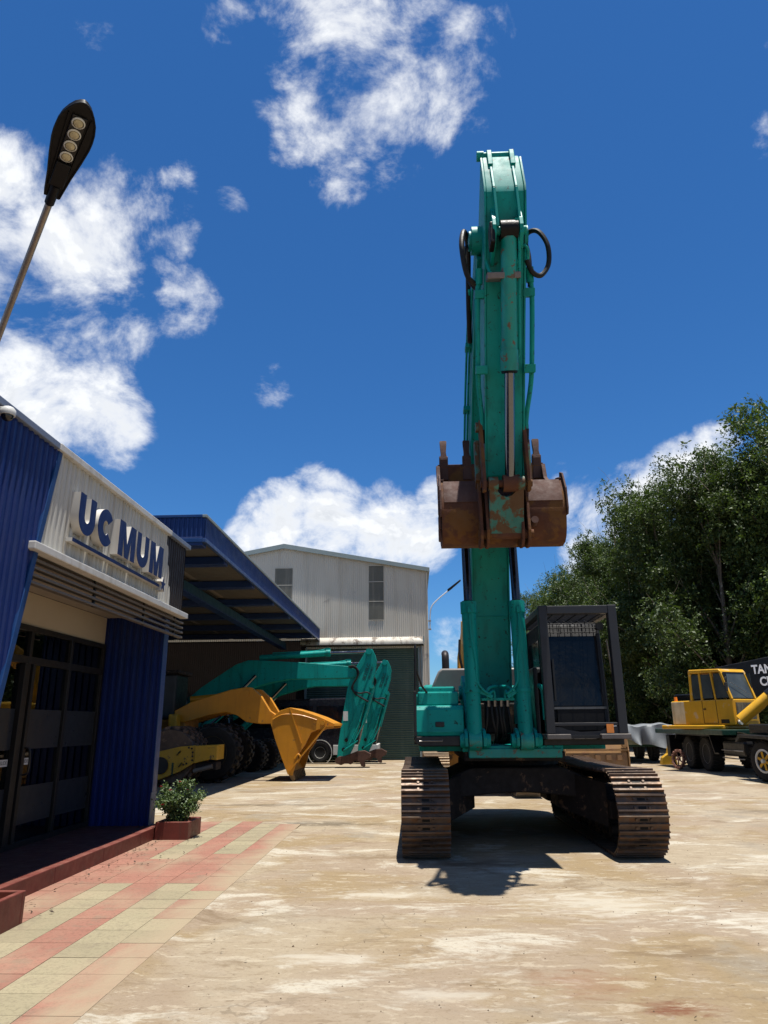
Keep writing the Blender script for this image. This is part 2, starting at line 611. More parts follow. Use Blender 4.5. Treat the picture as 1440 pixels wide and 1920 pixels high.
def ground_mat():
    m = bpy.data.materials.new('worn_concrete_yard')
    m.use_nodes = True
    t = NT(m.node_tree)
    b = m.node_tree.nodes['Principled BSDF']
    tc = t.n('ShaderNodeTexCoord')
    p = tc.outputs['Object']
    big = t.noise(p, .34, 5, .55, .8)
    hue = t.noise(t.mapping(p, (1, 1.3, 1), loc=(7, 3, 0)), .5, 6, .6, .6)
    med = t.noise(t.mapping(p, (.8, 1.5, 1)), .9, 12, .66, .6)
    strk = t.noise(t.mapping(p, (1.0, 2.9, 1), rot=(0, 0, .16)), 3.0, 9, .68, .6)
    fine = t.noise(p, 32, 8, .75)
    speck = t.noise(t.mapping(p, (1, 1.4, 1)), 10, 9, .74)
    dirt = t.noise(t.mapping(p, (.6, 1.1, 1), loc=(4.3, 1.7, 0)), 1.2, 12, .68, .5)
    ochre = (.222, .164, .092)
    pink = (.240, .186, .130)
    sand = (.282, .234, .165)
    pale = (.400, .368, .298)
    brown = (.130, .088, .050)
    grey = (.200, .180, .145)
    c = t.mix(t.maprange(hue, .42, .58, 0, 1, True), ochre, pink)
    c = t.mix(t.maprange(big, .46, .62, 0, .9, True), c, sand)
    c = t.mix(t.maprange(t.noise(p, .6, 7, .62, .4), .54, .68, 0, .6, True), c, grey)
    # worn clean concrete showing through the clay dust
    worn = t.math('ADD', t.math('MULTIPLY', med, .80), t.math('MULTIPLY', strk, .26))
    c = t.mix(t.maprange(worn, .565, .635, 0, .8, True), c, pale)
    c = t.mix(t.maprange(dirt, .55, .66, 0, .6, True), c, brown)
    c = t.mix(t.maprange(strk, .55, .64, 0, .42, True), c, (.150, .104, .060))
    c = t.mix(t.maprange(strk, .45, .37, 0, .40, True), c, (.42, .37, .28))
    c = t.mix(t.maprange(speck, .58, .66, 0, .55, True), c, (.115, .078, .046))
    c = t.mix(t.maprange(speck, .42, .34, 0, .40, True), c, (.43, .385, .30))
    c = t.mix(t.maprange(fine, .52, .60, 0, .30, True), c, (.140, .098, .058))
    # a few wandering hairline cracks
    vo = t.n('ShaderNodeTexVoronoi', feature='DISTANCE_TO_EDGE')
    vo.inputs['Scale'].default_value = .32
    wv = t.n('ShaderNodeVectorMath', operation='ADD')
    nz = t.n('ShaderNodeTexNoise')
    nz.inputs['Scale'].default_value = 1.6
    nz.inputs['Detail'].default_value = 6
    t.l(p, nz.inputs['Vector'])
    t.l(p, wv.inputs[0])
    t.l(nz.outputs['Color'], wv.inputs[1])
    t.l(wv.outputs[0], vo.inputs['Vector'])
    crack = t.math('MULTIPLY', t.maprange(vo.outputs['Distance'], .004, .0015, 0, .32), t.maprange(big, .46, .54))
    c = t.mix(crack, c, (.07, .05, .032))
    # spilled red soil near the lens
    def stain(x, y, rx, ry, col, amt, c):
        q = t.mapping(p, (1 / rx, 1 / ry, 0), loc=(-x / rx, -y / ry, 0))
        ln = t.n('ShaderNodeVectorMath', operation='LENGTH')
        t.l(q, ln.inputs[0])
        f = t.math('ADD', t.math('SUBTRACT', 1.15, ln.outputs['Value']), t.math('MULTIPLY', t.math('SUBTRACT', strk, .5), 3.0))
        return t.mix(t.maprange(f, .3, 1.1, 0, amt, True), c, col)
    wash = (.44, .41, .34)
    c = stain(1.45, 4.74, .38, .16, (.125, .036, .016), .8, c)
    c = stain(1.05, 5.15, .5, .35, (.20, .105, .06), .5, c)
    c = stain(1.7, 7.2, 1.3, .85, wash, .62, c)
    c = stain(3.2, 6.6, 1.4, .5, wash, .6, c)
    c = stain(-.35, 7.5, .7, .28, wash, .6, c)
    c = stain(-.6, 5.6, .6, .22, wash, .55, c)
    c = stain(.1, 4.9, .55, .2, wash, .5, c)
    c = stain(3.0, 4.75, .5, .3, wash, .55, c)
    c = stain(-1.6, 12.6, 1.6, .5, (.075, .060, .042), .7, c)
    c = stain(-3.2, 15.5, 2.6, .35, (.09, .072, .05), .6, c)
    c = stain(.6, 9.1, .9, .35, (.09, .06, .04), .6, c)
    c = stain(6.3, 14.0, 1.6, .5, (.14, .115, .085), .7, c)
    t.l(c, b.inputs['Base Color'])
    b.inputs['Roughness'].default_value = .9
    b.inputs['Specular IOR Level'].default_value = .2
    h = t.math('ADD', t.math('MULTIPLY', strk, 1.0), t.math('ADD', t.math('MULTIPLY', fine, .35), t.math('MULTIPLY', speck, .6)))
    bn = t.n('ShaderNodeBump')
    bn.inputs['Strength'].default_value = .8
    bn.inputs['Distance'].default_value = .022
    t.l(h, bn.inputs['Height'])
    t.l(bn.outputs[0], b.inputs['Normal'])
    return m


GROUND = ground_mat()


def tile_mat(name, col):
    m = bpy.data.materials.new(name)
    m.use_nodes = True
    t = NT(m.node_tree)
    b = m.node_tree.nodes['Principled BSDF']
    tc = t.n('ShaderNodeTexCoord')
    geo = t.n('ShaderNodeNewGeometry')
    oi = t.n('ShaderNodeObjectInfo')
    p = tc.outputs['Object']
    pw = geo.outputs['Position']
    c = t.mix(t.maprange(oi.outputs['Random'], 0, 1), tuple(x * .88 for x in col), tuple(min(1, x * 1.1) for x in col))
    c = t.mix(t.maprange(t.noise(pw, 40, 6, .75), .49, .60, 0, .5, True), c, tuple(x * .55 for x in col))
    c = t.mix(t.maprange(t.noise(pw, 3.2, 8, .7, .4), .52, .66, 0, .45, True), c, (.13, .105, .075))
    # sand swept over the tiles, thickest along the yard edge
    sx = t.n('ShaderNodeSeparateXYZ')
    t.l(pw, sx.inputs[0])
    edge = t.maprange(sx.outputs[0], -2.35, -1.86, 0, .30)
    sn = t.noise(t.mapping(pw, (1, .6, 1)), 1.5, 6, .6, .4)
    f = t.maprange(t.math('ADD', sn, edge), .40, .84, 0.10, .92, True)
    c = t.mix(f, c, (.260, .206, .136))
    t.l(c, b.inputs['Base Color'])
    b.inputs['Roughness'].default_value = .85
    b.inputs['Specular IOR Level'].default_value = .25
    bn = t.n('ShaderNodeBump')
    bn.inputs['Strength'].default_value = .5
    bn.inputs['Distance'].default_value = .006
    q = t.mapping(p, (5.8, 5.8, 0))
    fr_ = t.n('ShaderNodeVectorMath', operation='FRACTION')
    t.l(q, fr_.inputs[0])
    sb = t.n('ShaderNodeVectorMath', operation='SUBTRACT')
    t.l(fr_.outputs[0], sb.inputs[0])
    sb.inputs[1].default_value = (.5, .5, 0)
    ln = t.n('ShaderNodeVectorMath', operation='LENGTH')
    t.l(sb.outputs[0], ln.inputs[0])
    ring = t.math('PINGPONG', ln.outputs['Value'], .16)
    t.l(t.math('ADD', t.math('MULTIPLY', t.noise(p, 60, 5, .6), .5), t.math('MULTIPLY', ring, 3.5)), bn.inputs['Height'])
    t.l(bn.outputs[0], b.inputs['Normal'])
    return m


TILE_R = tile_mat('red_cement_tile', (.235, .102, .074))
TILE_B = tile_mat('buff_cement_tile', (.235, .205, .130))



def office_glass():
    m = bpy.data.materials.new('office_glass')
    m.use_nodes = True
    t = NT(m.node_tree)
    m.node_tree.nodes.clear()
    out = t.n('ShaderNodeOutputMaterial')
    tr = t.n('ShaderNodeBsdfTransparent')
    tr.inputs['Color'].default_value = (.30, .34, .38, 1)
    gl = t.n('ShaderNodeBsdfGlossy')
    gl.inputs['Roughness'].default_value = .02
    gl.inputs['Color'].default_value = (.8, .85, .9, 1)
    fr = t.n('ShaderNodeFresnel')
    fr.inputs['IOR'].default_value = 1.5
    mx = t.n('ShaderNodeMixShader')
    t.l(t.math('ADD', fr.outputs[0], .05), mx.inputs[0])
    t.l(tr.outputs[0], mx.inputs[1])
    t.l(gl.outputs[0], mx.inputs[2])
    t.l(mx.outputs[0], out.inputs['Surface'])
    return m


OGLASS = office_glass()
FROST = mat('frosted_film', (.022, .025, .030), .35, 0, .08, 2)


def corr(mb, axis, a0, a1, base, out, zlo, zhi, pitch=.1, amp=.02):
    """corrugated sheet standing in the plane axis/z; 'out' = +1/-1 side the ribs stand proud on"""
    prof = [(0, 0), (.42, 0), (.54, 1), (.88, 1)]
    cols = []
    n = int(math.ceil((a1 - a0) / pitch))
    for i in range(n + 1):
        for (u, h) in prof:
            a = a0 + (i + u) * pitch
            if a > a1 + 1e-6:
                a = a1
            cols.append((a, base + out * amp * h))
            if a >= a1:
                break
        if cols[-1][0] >= a1:
            break
    vs_, fs = [], []
    for (a, b) in cols:
        lo = zlo(a) if callable(zlo) else zlo
        hi = zhi(a) if callable(zhi) else zhi
        if hi < lo:
            hi = lo
        vs_ += [(a, b, lo), (a, b, hi)] if axis == 'x' else [(b, a, lo), (b, a, hi)]
    for i in range(len(cols) - 1):
        fs.append((2 * i, 2 * i + 2, 2 * i + 3, 2 * i + 1))
    return mb.add(vs_, fs)


# ================================================================== THE SETTING
# ground: one sheet to the horizon
g = MB().add([(-700, -700, 0), (700, -700, 0), (700, 900, 0), (-700, 900, 0)], [(0, 1, 2, 3)])
ground = g.build('ground', GROUND, kind='structure', smooth=0)
ground['label'] = 'dusty tan concrete yard with brush marks and pale worn patches'

# ---------------------------------------------------------------- paved strip of square tiles
PITCH_T = .345
strip = MB()
_r = random.Random(9)
sp = [(-3.75, -3.0)] + [(-1.872 + _r.uniform(-.010, .012) + (.04 if q > 105 else 0), -3.0 + q * .1) for q in range(0, 140)] + [(-1.85, 11.75), (-2.10, 12.35), (-2.50, 12.78), (-2.85, 12.95), (-3.75, 12.95)]
n_ = len(sp)
low = [(x + (.09 if x > -3.7 else 0), y + (.09 if y > 11.8 else 0), -.001) for x, y in sp]
strip.add([(x, y, .0122) for x, y in sp] + low, [tuple(range(n_))] + [(i, (i + 1) % n_, n_ + (i + 1) % n_, n_ + i) for i in range(n_)])
MORTAR = mat('sandy_mortar', (.245, .195, .130), .9, 0, .2, 9, bump=.4)
pav = strip.build('paved_strip', GROUND, kind='structure', smooth=0)
pav['label'] = 'strip of red and buff cement tiles along the porch'


def tile_mesh(mt, w, l, key):
    mb = MB()
    g_ = .0025
    mb.box(-w / 2 + g_, w / 2 - g_, -l / 2 + g_, l / 2 - g_, -.02, .013)
    me_ob = mb.build('tile', mt, smooth=0, recalc=False)
    me = me_ob.data
    bpy.data.objects.remove(me_ob)
    return me


tm = {('r', 0): tile_mesh(TILE_R, PITCH_T, PITCH_T, 0), ('b', 0): tile_mesh(TILE_B, PITCH_T, PITCH_T, 0), ('r', 1): tile_mesh(TILE_R, .135, PITCH_T, 1)}
bounds = [-1.89, -2.235, -2.58, -2.925, -3.27, -3.615, -3.75]
rnd = random.Random(3)
for row in range(35):
    yc = 7.97 - 18 * PITCH_T + (row + .5) * PITCH_T
    for c in range(6):
        xc = (bounds[c] + bounds[c + 1]) / 2
        # rounded far corner
        if yc > 11.2 and xc > -2.0 + 0.0:
            if yc > 11.75:
                continue
        if yc > 12.3 and xc > -2.45:
            continue
        if yc > 12.75:
            continue
        if c == 5:
            key = ('r', 1)
        else:
            red = c in (0, 2, 4)
            if 7.97 < yc < 9.36:
                red = True
            if c == 0 and (5.75 < yc < 6.5 or 7.2 < yc < 7.62):
                red = False
            if c == 1 and 9.36 < yc < 9.75:
                red = True
            key = ('r' if red else 'b', 0)
        o = bpy.data.objects.new('tile', tm[key])
        COL.objects.link(o)
        o.parent = pav
        o.location = (xc, yc, .002 + rnd.uniform(-.0008, .0008))
        o.rotation_euler = (rnd.uniform(-.004, .004), rnd.uniform(-.004, .004), rnd.uniform(-.003, .003))

# ---------------------------------------------------------------- porch
pm = MB().box(-5.0, -3.905, 2.0, 11.35, -.05, .165)
porch = pm.build('porch', REDTILE_DK, kind='structure', smooth=0)
porch['label'] = 'dark red raised porch in front of the office doors'
yy = 2.0
for L in (1.2, 1.2, 1.15, 1.2, 1.2, 1.2, 1.2, .95):
    MB().box(-3.90, -3.75, yy + .004, yy + L - .004, -.05, .175 + random.uniform(-.004, .006)).build('curb_block', CURBM, porch, smooth=0, bevel=.008)
    yy += L

# ---------------------------------------------------------------- office
OX = -3.69
off = thing('office_building', 'blue and white corrugated office with slatted canopy and glass doors', 'building', (OX, 8, 0))
edgeY = lambda z: 5.99 + .196 * z           # leaning edge of the blue sheet
blue_lo = lambda y: max(0.0, (y - 5.99) / .196)
corr(m_ := MB(), 'y', -1.5, 6.84, OX, 1, blue_lo, 4.34, .1, .02)
m_.build('blue_wall_sheet', BLUEWALL, off, smooth=0)
# flashing down the leaning edge
m_ = MB()
m_.prism([(5.99 - .05, 0.0), (5.99 + .03, 0.0), (edgeY(4.34) + .03, 4.34), (edgeY(4.34) - .05, 4.34)], 'x', OX - .12, OX + .028)
m_.build('edge_flashing', BLUEEDGE, off, smooth=0, bevel=.006)
whiteR = lambda z: 10.58 - .36 * (z - 3.3) / 1.05
w_hi = lambda y: min(4.34, max(3.25, (y - 6.02) / .196)) if y < 6.9 else (4.34 if y < 10.22 else max(3.25, 3.3 + (10.58 - y) / .36 * 1.05))
corr(m_ := MB(), 'y', 6.63, 10.58, OX - .006, 1, 3.25, w_hi, .1, .02)
m_.build('white_wall_sheet', WHITECL, off, smooth=0)
b_lo = lambda y: 3.25 if y > 10.58 else min(4.34, 3.3 + (10.58 - y) / .36 * 1.05)
corr(m_ := MB(), 'y', 10.22, 11.16, OX - .012, 1, b_lo, 4.34, .1, .02)
m_.build('brown_wall_sheet', BROWNCL, off, smooth=0)
corr(m_ := MB(), 'x', -5.2, OX, 11.165, 1, 3.25, 4.34, .1, .02)
m_.build('brown_end_sheet', BROWNCL, off, smooth=0)
# cap flashing
capB = mat('blue_grey_cap', (.16, .19, .25), .45, .2, .1, 2)
MB().prism([(OX - .25, 4.33), (OX + .055, 4.33), (OX + .055, 4.40), (OX - .25, 4.44)], 'y', -1.5, 6.745).build('cap_flashing', capB, off, smooth=0, bevel=.008)
MB().prism([(OX - .25, 4.33), (OX + .06, 4.33), (OX + .06, 4.405), (OX - .25, 4.445)], 'y', 6.755, 10.30).build('cap_flashing', WHITETR, off, smooth=0, bevel=.008)
MB().prism([(OX - .25, 4.33), (OX + .06, 4.33), (OX + .06, 4.40), (OX - .25, 4.44)], 'y', 10.305, 11.24).build('cap_flashing', capB, off, smooth=0, bevel=.008)
# ledge, soffit, louvres
MB().box(OX - .04, -3.60, 6.46, 11.23, 3.20, 3.28).build('ledge', WHITETR, off, smooth=0, bevel=.01)
MB().box(-4.86, OX - .045, 5.5, 11.16, 3.215, 3.245).build('soffit', mat('soffit_grey', (.30, .27, .23), .7, 0, .1, 2), off, smooth=0)
for z in (3.145, 3.07, 2.995, 2.92):
    MB().box(-3.775, -3.70, 6.30, 11.33, z - .014, z + .014).build('louvre_slat', SLATM, off, smooth=0, bevel=.004)
for y in (6.7, 8.12, 9.70, 11.0):
    MB().box(-3.752, -3.726, y - .02, y + .02, 2.90, 3.215).build('louvre_hanger', FRAMEM, off, smooth=0)
# header, end wall
GX = -4.87
MB().box(GX - .10, GX, -1.0, 11.30, 2.80, 3.213).build('header_wall', CREAM, off, smooth=0)
corr(m_ := MB(), 'x', GX, -3.93, 11.13, -1, .165, 3.214, .105, .022)
m_.build('end_wall_sheet', BLUEWALL, off, smooth=0)
MB().box(-3.93, -3.915, 11.108, 11.30, .165, 3.21).build('corner_flashing', BLUEEDGE, off, smooth=0, bevel=.004)
MB().box(GX - .1, -3.932, 11.135, 11.30, .165, 3.21).build('end_wall_core', BLUEWALL, off, smooth=0)
MB().box(-3.93, -3.914, 11.105, 11.303, .165, .62).build('base_flashing', mat('dusty_flashing', (.24, .25, .27), .6, 0, .15, 5), off, smooth=0)
# glazing: frames and panes
fy = [5.0, 6.35, 7.65, 8.93, 10.03, 11.10]
fm = MB()
for y in fy:
    fm.box(GX - .06, GX + .03, y - .035, y + .035, .165, 2.80)
fm.box(GX - .06, GX + .028, 4.97, 11.13, 2.73, 2.80)
fm.box(GX - .06, GX + .028, 4.97, 11.13, 2.33, 2.42)
fm.box(GX - .06, GX + .028, 4.97, 11.13, .165, .23)
fm.build('window_frame', FRAMEM, off, smooth=0, bevel=.005)
for a, b in zip(fy[:-1], fy[1:]):
    MB().box(GX - .020, GX - .012, a + .036, b - .036, .232, 2.328).build('pane', OGLASS, off, smooth=0)
    MB().box(GX - .020, GX - .012, a + .036, b - .036, 2.422, 2.728).build('pane', OGLASS, off, smooth=0)
    for (z0, z1) in ((1.30, 1.78), (.42, .86)):
        MB().box(GX - .011, GX - .009, a + .04, b - .04, z0, z1).build('frosted_band', FROST, off, smooth=0)
# sliding leaf stiles and handle
MB().box(GX - .03, GX + .05, 8.99, 9.06, .235, 2.325).build('door_stile', FRAMEM, off, smooth=0, bevel=.004)
MB().box(GX - .03, GX + .05, 8.80, 8.87, .235, 2.325).build('door_stile', FRAMEM, off, smooth=0, bevel=.004)
MB().tube(catmull([(GX + .05, 9.04, 1.32), (GX + .11, 9.05, 1.28), (GX + .11, 9.06, 1.04), (GX + .05, 9.05, 1.0)], 5), .014, 8).build('door_handle', BLACKP, off)


def text_mesh(txt, size, ext=.002, bold=.0, sx=1.0):
    cu = bpy.data.curves.new('lettering', 'FONT')
    cu.body = txt
    cu.size = size
    cu.extrude = ext
    cu.offset = bold
    cu.align_x = 'CENTER'
    cu.align_y = 'CENTER'
    cu.resolution_u = 3
    ob = bpy.data.objects.new('lettering', cu)
    COL.objects.link(ob)
    dg = bpy.context.evaluated_depsgraph_get()
    dg.update()
    me = bpy.data.meshes.new_from_object(ob.evaluated_get(dg))
    bpy.data.objects.remove(ob)
    me.transform(Matrix.Diagonal((sx, 1, 1, 1)))
    me.materials.clear()
    return me


def place_text(name, txt, size, loc, xdir, ydir, m, parent, ext=.002, bold=.0, sx=1.0):
    me = text_mesh(txt, size, ext, bold, sx)
    xd, yd = Vector(xdir).normalized(), Vector(ydir).normalized()
    R = Matrix((xd, yd, xd.cross(yd))).transposed().to_4x4()
    me.transform(Matrix.Translation(Vector(loc) - ORG.get(parent.name, Vector())) @ R)
    me.materials.append(m)
    ob = bpy.data.objects.new(name, me)
    COL.objects.link(ob)
    ob.parent = parent
    ORG[ob.name] = ORG.get(parent.name, Vector())
    return ob


for (y0, y1, tx) in ((9.09, 9.30, 'SLIDE→'), (8.57, 8.78, '←SLIDE')):
    st = MB().box(GX - .006, GX - .004, y0, y1, 1.115, 1.195).build('door_sticker', PLASTICW, off, smooth=0)
    place_text('sticker_lettering', tx.replace('→', '>').replace('←', '<'), .06, (GX - .003, (y0 + y1) / 2, 1.155), (0, 1, 0), (0, 0, 1), BLACKP, st, .0005)
# the room behind the glass and the shell of the building
shell = MB()
shell.box(-10.2, -10.0, -1.5, 11.3, 0, 4.30)
shell.box(-10.0, GX - .1, 11.14, 11.30, 0, 4.30)
shell.box(-10.0, -3.95, -1.5, -1.35, 0, 4.30)
shell.box(-10.2, OX - .26, -1.5, 11.16, 4.31, 4.36)
shell.box(-10.0, GX - .1, -1.3, 11.1, 2.86, 2.9)
shell.build('shell', BLUEWALL, off, smooth=0)
MB().box(-10.0, GX - .07, -1.3, 11.12, .10, .16).build('room_floor', mat('room_floor_grey', (.22, .21, .20), .4, 0, .1, 1), off, smooth=0)
MB().box(-9.98, -9.9, -1.3, 11.1, .16, 2.86).build('room_back_wall', mat('room_wall', (.30, .30, .30), .8, 0, .05, 1), off, smooth=0)
MB().box(-7.2, -6.3, 8.2, 9.9, .16, .92).build('reception_desk', mat('desk_laminate', (.42, .36, .27), .5, 0, .1, 2), off, smooth=0, bevel=.02)

# ---------------------------------------------------------------- raised sign on the office
sign = thing('lettered_sign', 'UC MUM sign of raised blue letters with white sides above the canopy', 'sign', (OX, 8.5, 3.5))


def shape_U(w, h, s):
    r = w / 2
    o_ = [(0, h), (0, r)] + [(r - r * cos(a), r - r * sin(a)) for a in [pi * k / 12 for k in range(1, 12)]] + [(w, r), (w, h)]
    ri = r - s
    i_ = [(w - s, h), (w - s, r)] + [(r + ri * cos(a), r - ri * sin(a)) for a in [pi * k / 12 for k in range(1, 12)]] + [(s, r), (s, h)]
    return o_ + i_


def shape_C(w, h, s):
    r, hh = w / 2, h / 2
    an = [radians(38 + (284) * k / 26) for k in range(27)]
    return [(r + r * cos(a), hh + hh * sin(a)) for a in an] + [(r + (r - s) * cos(a), hh + (hh - s) * sin(a)) for a in reversed(an)]


def shape_M(w, h, s):
    return [(0, 0), (0, h), (s * 1.25, h), (w / 2, h * .38), (w - s * 1.25, h), (w, h), (w, 0), (w - s, 0), (w - s, h * .62), (w / 2 + s * .42, 0), (w / 2 - s * .42, 0), (s, h * .62), (s, 0)]


for (y0, w, fn) in ((7.20, .40, shape_U), (7.68, .42, shape_C), (8.28, .52, shape_M), (8.86, .41, shape_U), (9.34, .50, shape_M)):
    pts = [(y0 + u, 3.575 + v) for (u, v) in fn(w, .44, .135)]
    b_ = MB().prism(pts, 'x', OX + .012, OX + .108).build('letter', SIGNWH, sign, smooth=30)
    MB().prism(pts, 'x', OX + .108, OX + .112).build('letter_face', BLUEFACE, b_, smooth=0)
u_ = MB().box(OX + .012, OX + .085, 7.17, 9.84, 3.455, 3.495).build('underline', SIGNWH, sign, smooth=0)
MB().box(OX + .085, OX + .089, 7.17, 9.84, 3.455, 3.495).build('underline_face', BLUEFACE, u_, smooth=0)
star = [(9.95 + (.11 if k % 2 == 0 else .045) * sin(pi * k / 5), 3.51 + (.11 if k % 2 == 0 else .045) * cos(pi * k / 5)) for k in range(10)]
s_ = MB().prism(star, 'x', OX + .012, OX + .10).build('star', SIGNWH, sign, smooth=0)
MB().prism(star, 'x', OX + .10, OX + .104).build('star_face', BLUEFACE, s_, smooth=0)

# dome camera under the eave
dc = thing('dome_camera', 'white dome security camera under the blue wall eave', 'camera', (OX + .02, 5.66, 4.25))
MB().box(OX + .02, OX + .14, 5.64, 5.68, 4.27, 4.305).build('bracket', PLASTICW, dc, bevel=.01)
MB().lathe((OX + .12, 5.66, 4.22), (0, 0, 1), [(.064, 0), (.068, .022), (.064, .052), (.045, .075), (.0, .086)], 20).build('housing', PLASTICW, dc)
MB().ball((OX + .12, 5.66, 4.22), .054, 16, 10).build('dome', GLASS_DK, dc)

# ---------------------------------------------------------------- blue open shed
SX, SY0, SY1 = -4.45, 14.6, 33.7
shed = thing('open_shed', 'open-sided blue shed with deep corrugated fascia and cream ceiling', 'shed', (SX, 23, 0))
corr(m_ := MB(), 'y', SY0, SY1, SX, 1, 5.40, 5.90, .1, .018)
m_.build('side_fascia', BLUESHED, shed, smooth=0)
corr(m_ := MB(), 'x', -14, SX, SY0, -1, 5.40, 5.90, .1, .018)
m_.build('front_fascia', BLUESHED, shed, smooth=0)
MB().box(SX - .02, SX + .05, SY0 - .05, SY1, 5.33, 5.415).build('fascia_trim', mat('pale_blue_trim', (.028, .06, .155), .4, 0, .1, 2), shed, smooth=0, bevel=.006)
MB().box(-14, SX - .022, SY0 - .05, SY0 + .02, 5.33, 5.415).build('fascia_trim', BLUEEDGE, shed, smooth=0, bevel=.006)
MB().box(SX - .06, SX + .04, SY0 - .04, SY1, 5.89, 5.95).build('fascia_cap', TRIMGR, shed, smooth=0, bevel=.006)
MB().box(-14, SX - .062, SY0 - .04, SY0 + .06, 5.89, 5.95).build('fascia_cap', BLUEEDGE, shed, smooth=0, bevel=.006)
MB().prism([(-14.1, 6.6), (SX - .05, 5.88), (SX - .05, 5.84), (-14.1, 6.56)], 'y', SY0 + .02, SY1).build('roof', mat('roof_sheet', (.25, .27, .30), .5, .2, .1, 1), shed, smooth=0)
ribs_y = [16.6, 19.6, 22.6, 25.6, 28.6, 31.5]
ys = [SY0 + .05] + ribs_y + [SY1]
xs = [SX - .06, -6.1, -8.6, -11.2, -13.8]
for j in range(len(ys) - 1):
    for i in range(len(xs) - 1):
        MB().box(xs[i + 1] + .12, xs[i] - .12, ys[j] + .16, ys[j + 1] - .16, 5.46, 5.49).build('ceiling_panel', CEIL, shed, smooth=0)
for y in ribs_y + [SY0 + .13]:
    MB().box(-13.9, SX - .03, y - .16, y + .16, 5.26, 5.45).build('rafter', BLUEBEAM, shed, smooth=0, bevel=.01)
MB().box(-6.22, -6.00, SY0 + .1, SY1 - .1, 5.00, 5.258).build('girder', mat('teal_blue_girder', (.005, .040, .075), .5, 0, .15, 2), shed, smooth=0, bevel=.01)
MB().box(-6.24, -5.98, SY0 + .1, SY1 - .1, 4.96, 4.998).build('girder_flange', BLUEBEAM, shed, smooth=0)
MB().box(-13.98, SX - .05, SY0 + .04, SY1 - .04, 5.50, 5.53).build('ceiling_deck', mat('ceiling_deck_grey', (.16, .15, .14), .8, 0, .1, 1), shed, smooth=0)
for y in (15.0, 21.2, 27.0, 31.9):
    MB().box(-13.9, -13.6, y - .15, y + .15, 0, 5.46).build('column', BLUEBEAM, shed, smooth=0, bevel=.01)
corr(m_ := MB(), 'y', SY0, 33.6, -14.0, 1, 0, 6.5, .1, .018)
m_.build('back_wall', BROWNCL, shed, smooth=0)

# ---------------------------------------------------------------- pale warehouse beyond the shed
WY = 34.0
wh = thing('warehouse', 'tall pale grey corrugated warehouse with gabled front and green roller door', 'building', (-6.3, WY, 0))
apex, ez, wr, wl = 10.0, 8.72, .68, -13.28
topz = lambda x: apex - (apex - ez) * abs(x + 6.3) / 6.98
corr(m_ := MB(), 'x', wl, -5.1, WY, -1, 5.42, topz, .1, .018)
corr(m_, 'x', -5.1, .24, WY, -1, 5.0, topz, .1, .018)
corr(m_, 'x', .24, wr, WY, -1, 0, topz, .1, .018)
m_.build('gable_wall', GREYCL, wh, smooth=0)
corr(m_ := MB(), 'x', wl, -5.1, WY + .006, -1, 0, 5.42, .1, .018)
m_.build('lower_brown_wall', BROWNCL, wh, smooth=0)
corr(m_ := MB(), 'y', WY, WY + 26, wr, 1, 0, 8.70, .1, .018)
m_.build('side_wall', GREYCL, wh, smooth=0)
MB().box(wl, wl + .05, WY, WY + 26, 0, 8.7).build('side_wall', GREYCL, wh, smooth=0)
for sg in (1, -1):
    xe = -6.3 + sg * 7.14
    pts = [(-6.3, apex + .03), (xe, topz(-6.3 + 7.14) + .03), (xe, topz(-6.3 + 7.14) + .11), (-6.3, apex + .12)]
    MB().prism(pts, 'y', WY - .14, WY + 26.2).build('roof', TRIMGR, wh, smooth=0)
    pts = [(-6.3, apex - .08), (xe, topz(-6.3 + 7.14) - .06), (xe, topz(-6.3 + 7.14) + .135), (-6.3, apex + .145)]
    MB().prism(pts, 'y', WY - .19, WY - .141).build('barge_board', TRIMGR, wh, smooth=0)
MB().box(wr - .02, wr + .045, WY - .045, WY + .1, 0, 8.62).build('corner_trim', GREYCL, wh, smooth=0)
for (x0, x1, z0, z1, cuts) in ((-2.12, -1.40, 6.34, 9.0, (7.24, 8.20)), (-6.72, -5.86, 6.3, 8.95, (7.2, 8.1))):
    zz = [z0] + list(cuts) + [z1]
    for a, b in zip(zz[:-1], zz[1:]):
        corr(m_ := MB(), 'x', x0, x1, WY - .024, -1, a + .012, b - .012, .06, .012)
        m_.build('vent_panel', VENTM, wh, smooth=0)
    for z in zz:
        MB().box(x0, x1, WY - .042, WY - .026, z - .012, z + .012).build('vent_rail', GREYCL, wh, smooth=0)
# stained half-round hood above the door
m_ = MB()
n_seg = 58
for i in range(n_seg):
    xa = -5.32 + i * .1
    for (u0, u1, rr) in ((0, .055, .20), (.055, .1, .188)):
        ring = []
        for x in (xa + u0, xa + u1):
            for k in range(9):
                a = radians(90 - k * 97 / 8)
                ring.append((x, WY - .03 - (rr + .24) * cos(a), 5.19 + (rr + .145) * sin(a)))
        m_.add(ring, [(k, k + 1, 9 + k + 1, 9 + k) for k in range(8)])
m_.build('door_hood', HOODWH, wh, smooth=30)
MB().box(-5.30, .46, WY - .24, WY - .03, 5.10, 5.16).build('hood_soffit', mat('hood_dark', (.03, .028, .025), .8, 0, .2, 3), wh, smooth=0)
MB().box(.44, .50, WY - .45, WY - .03, 5.12, 5.50).build('hood_end', TRIMGR, wh, smooth=0)
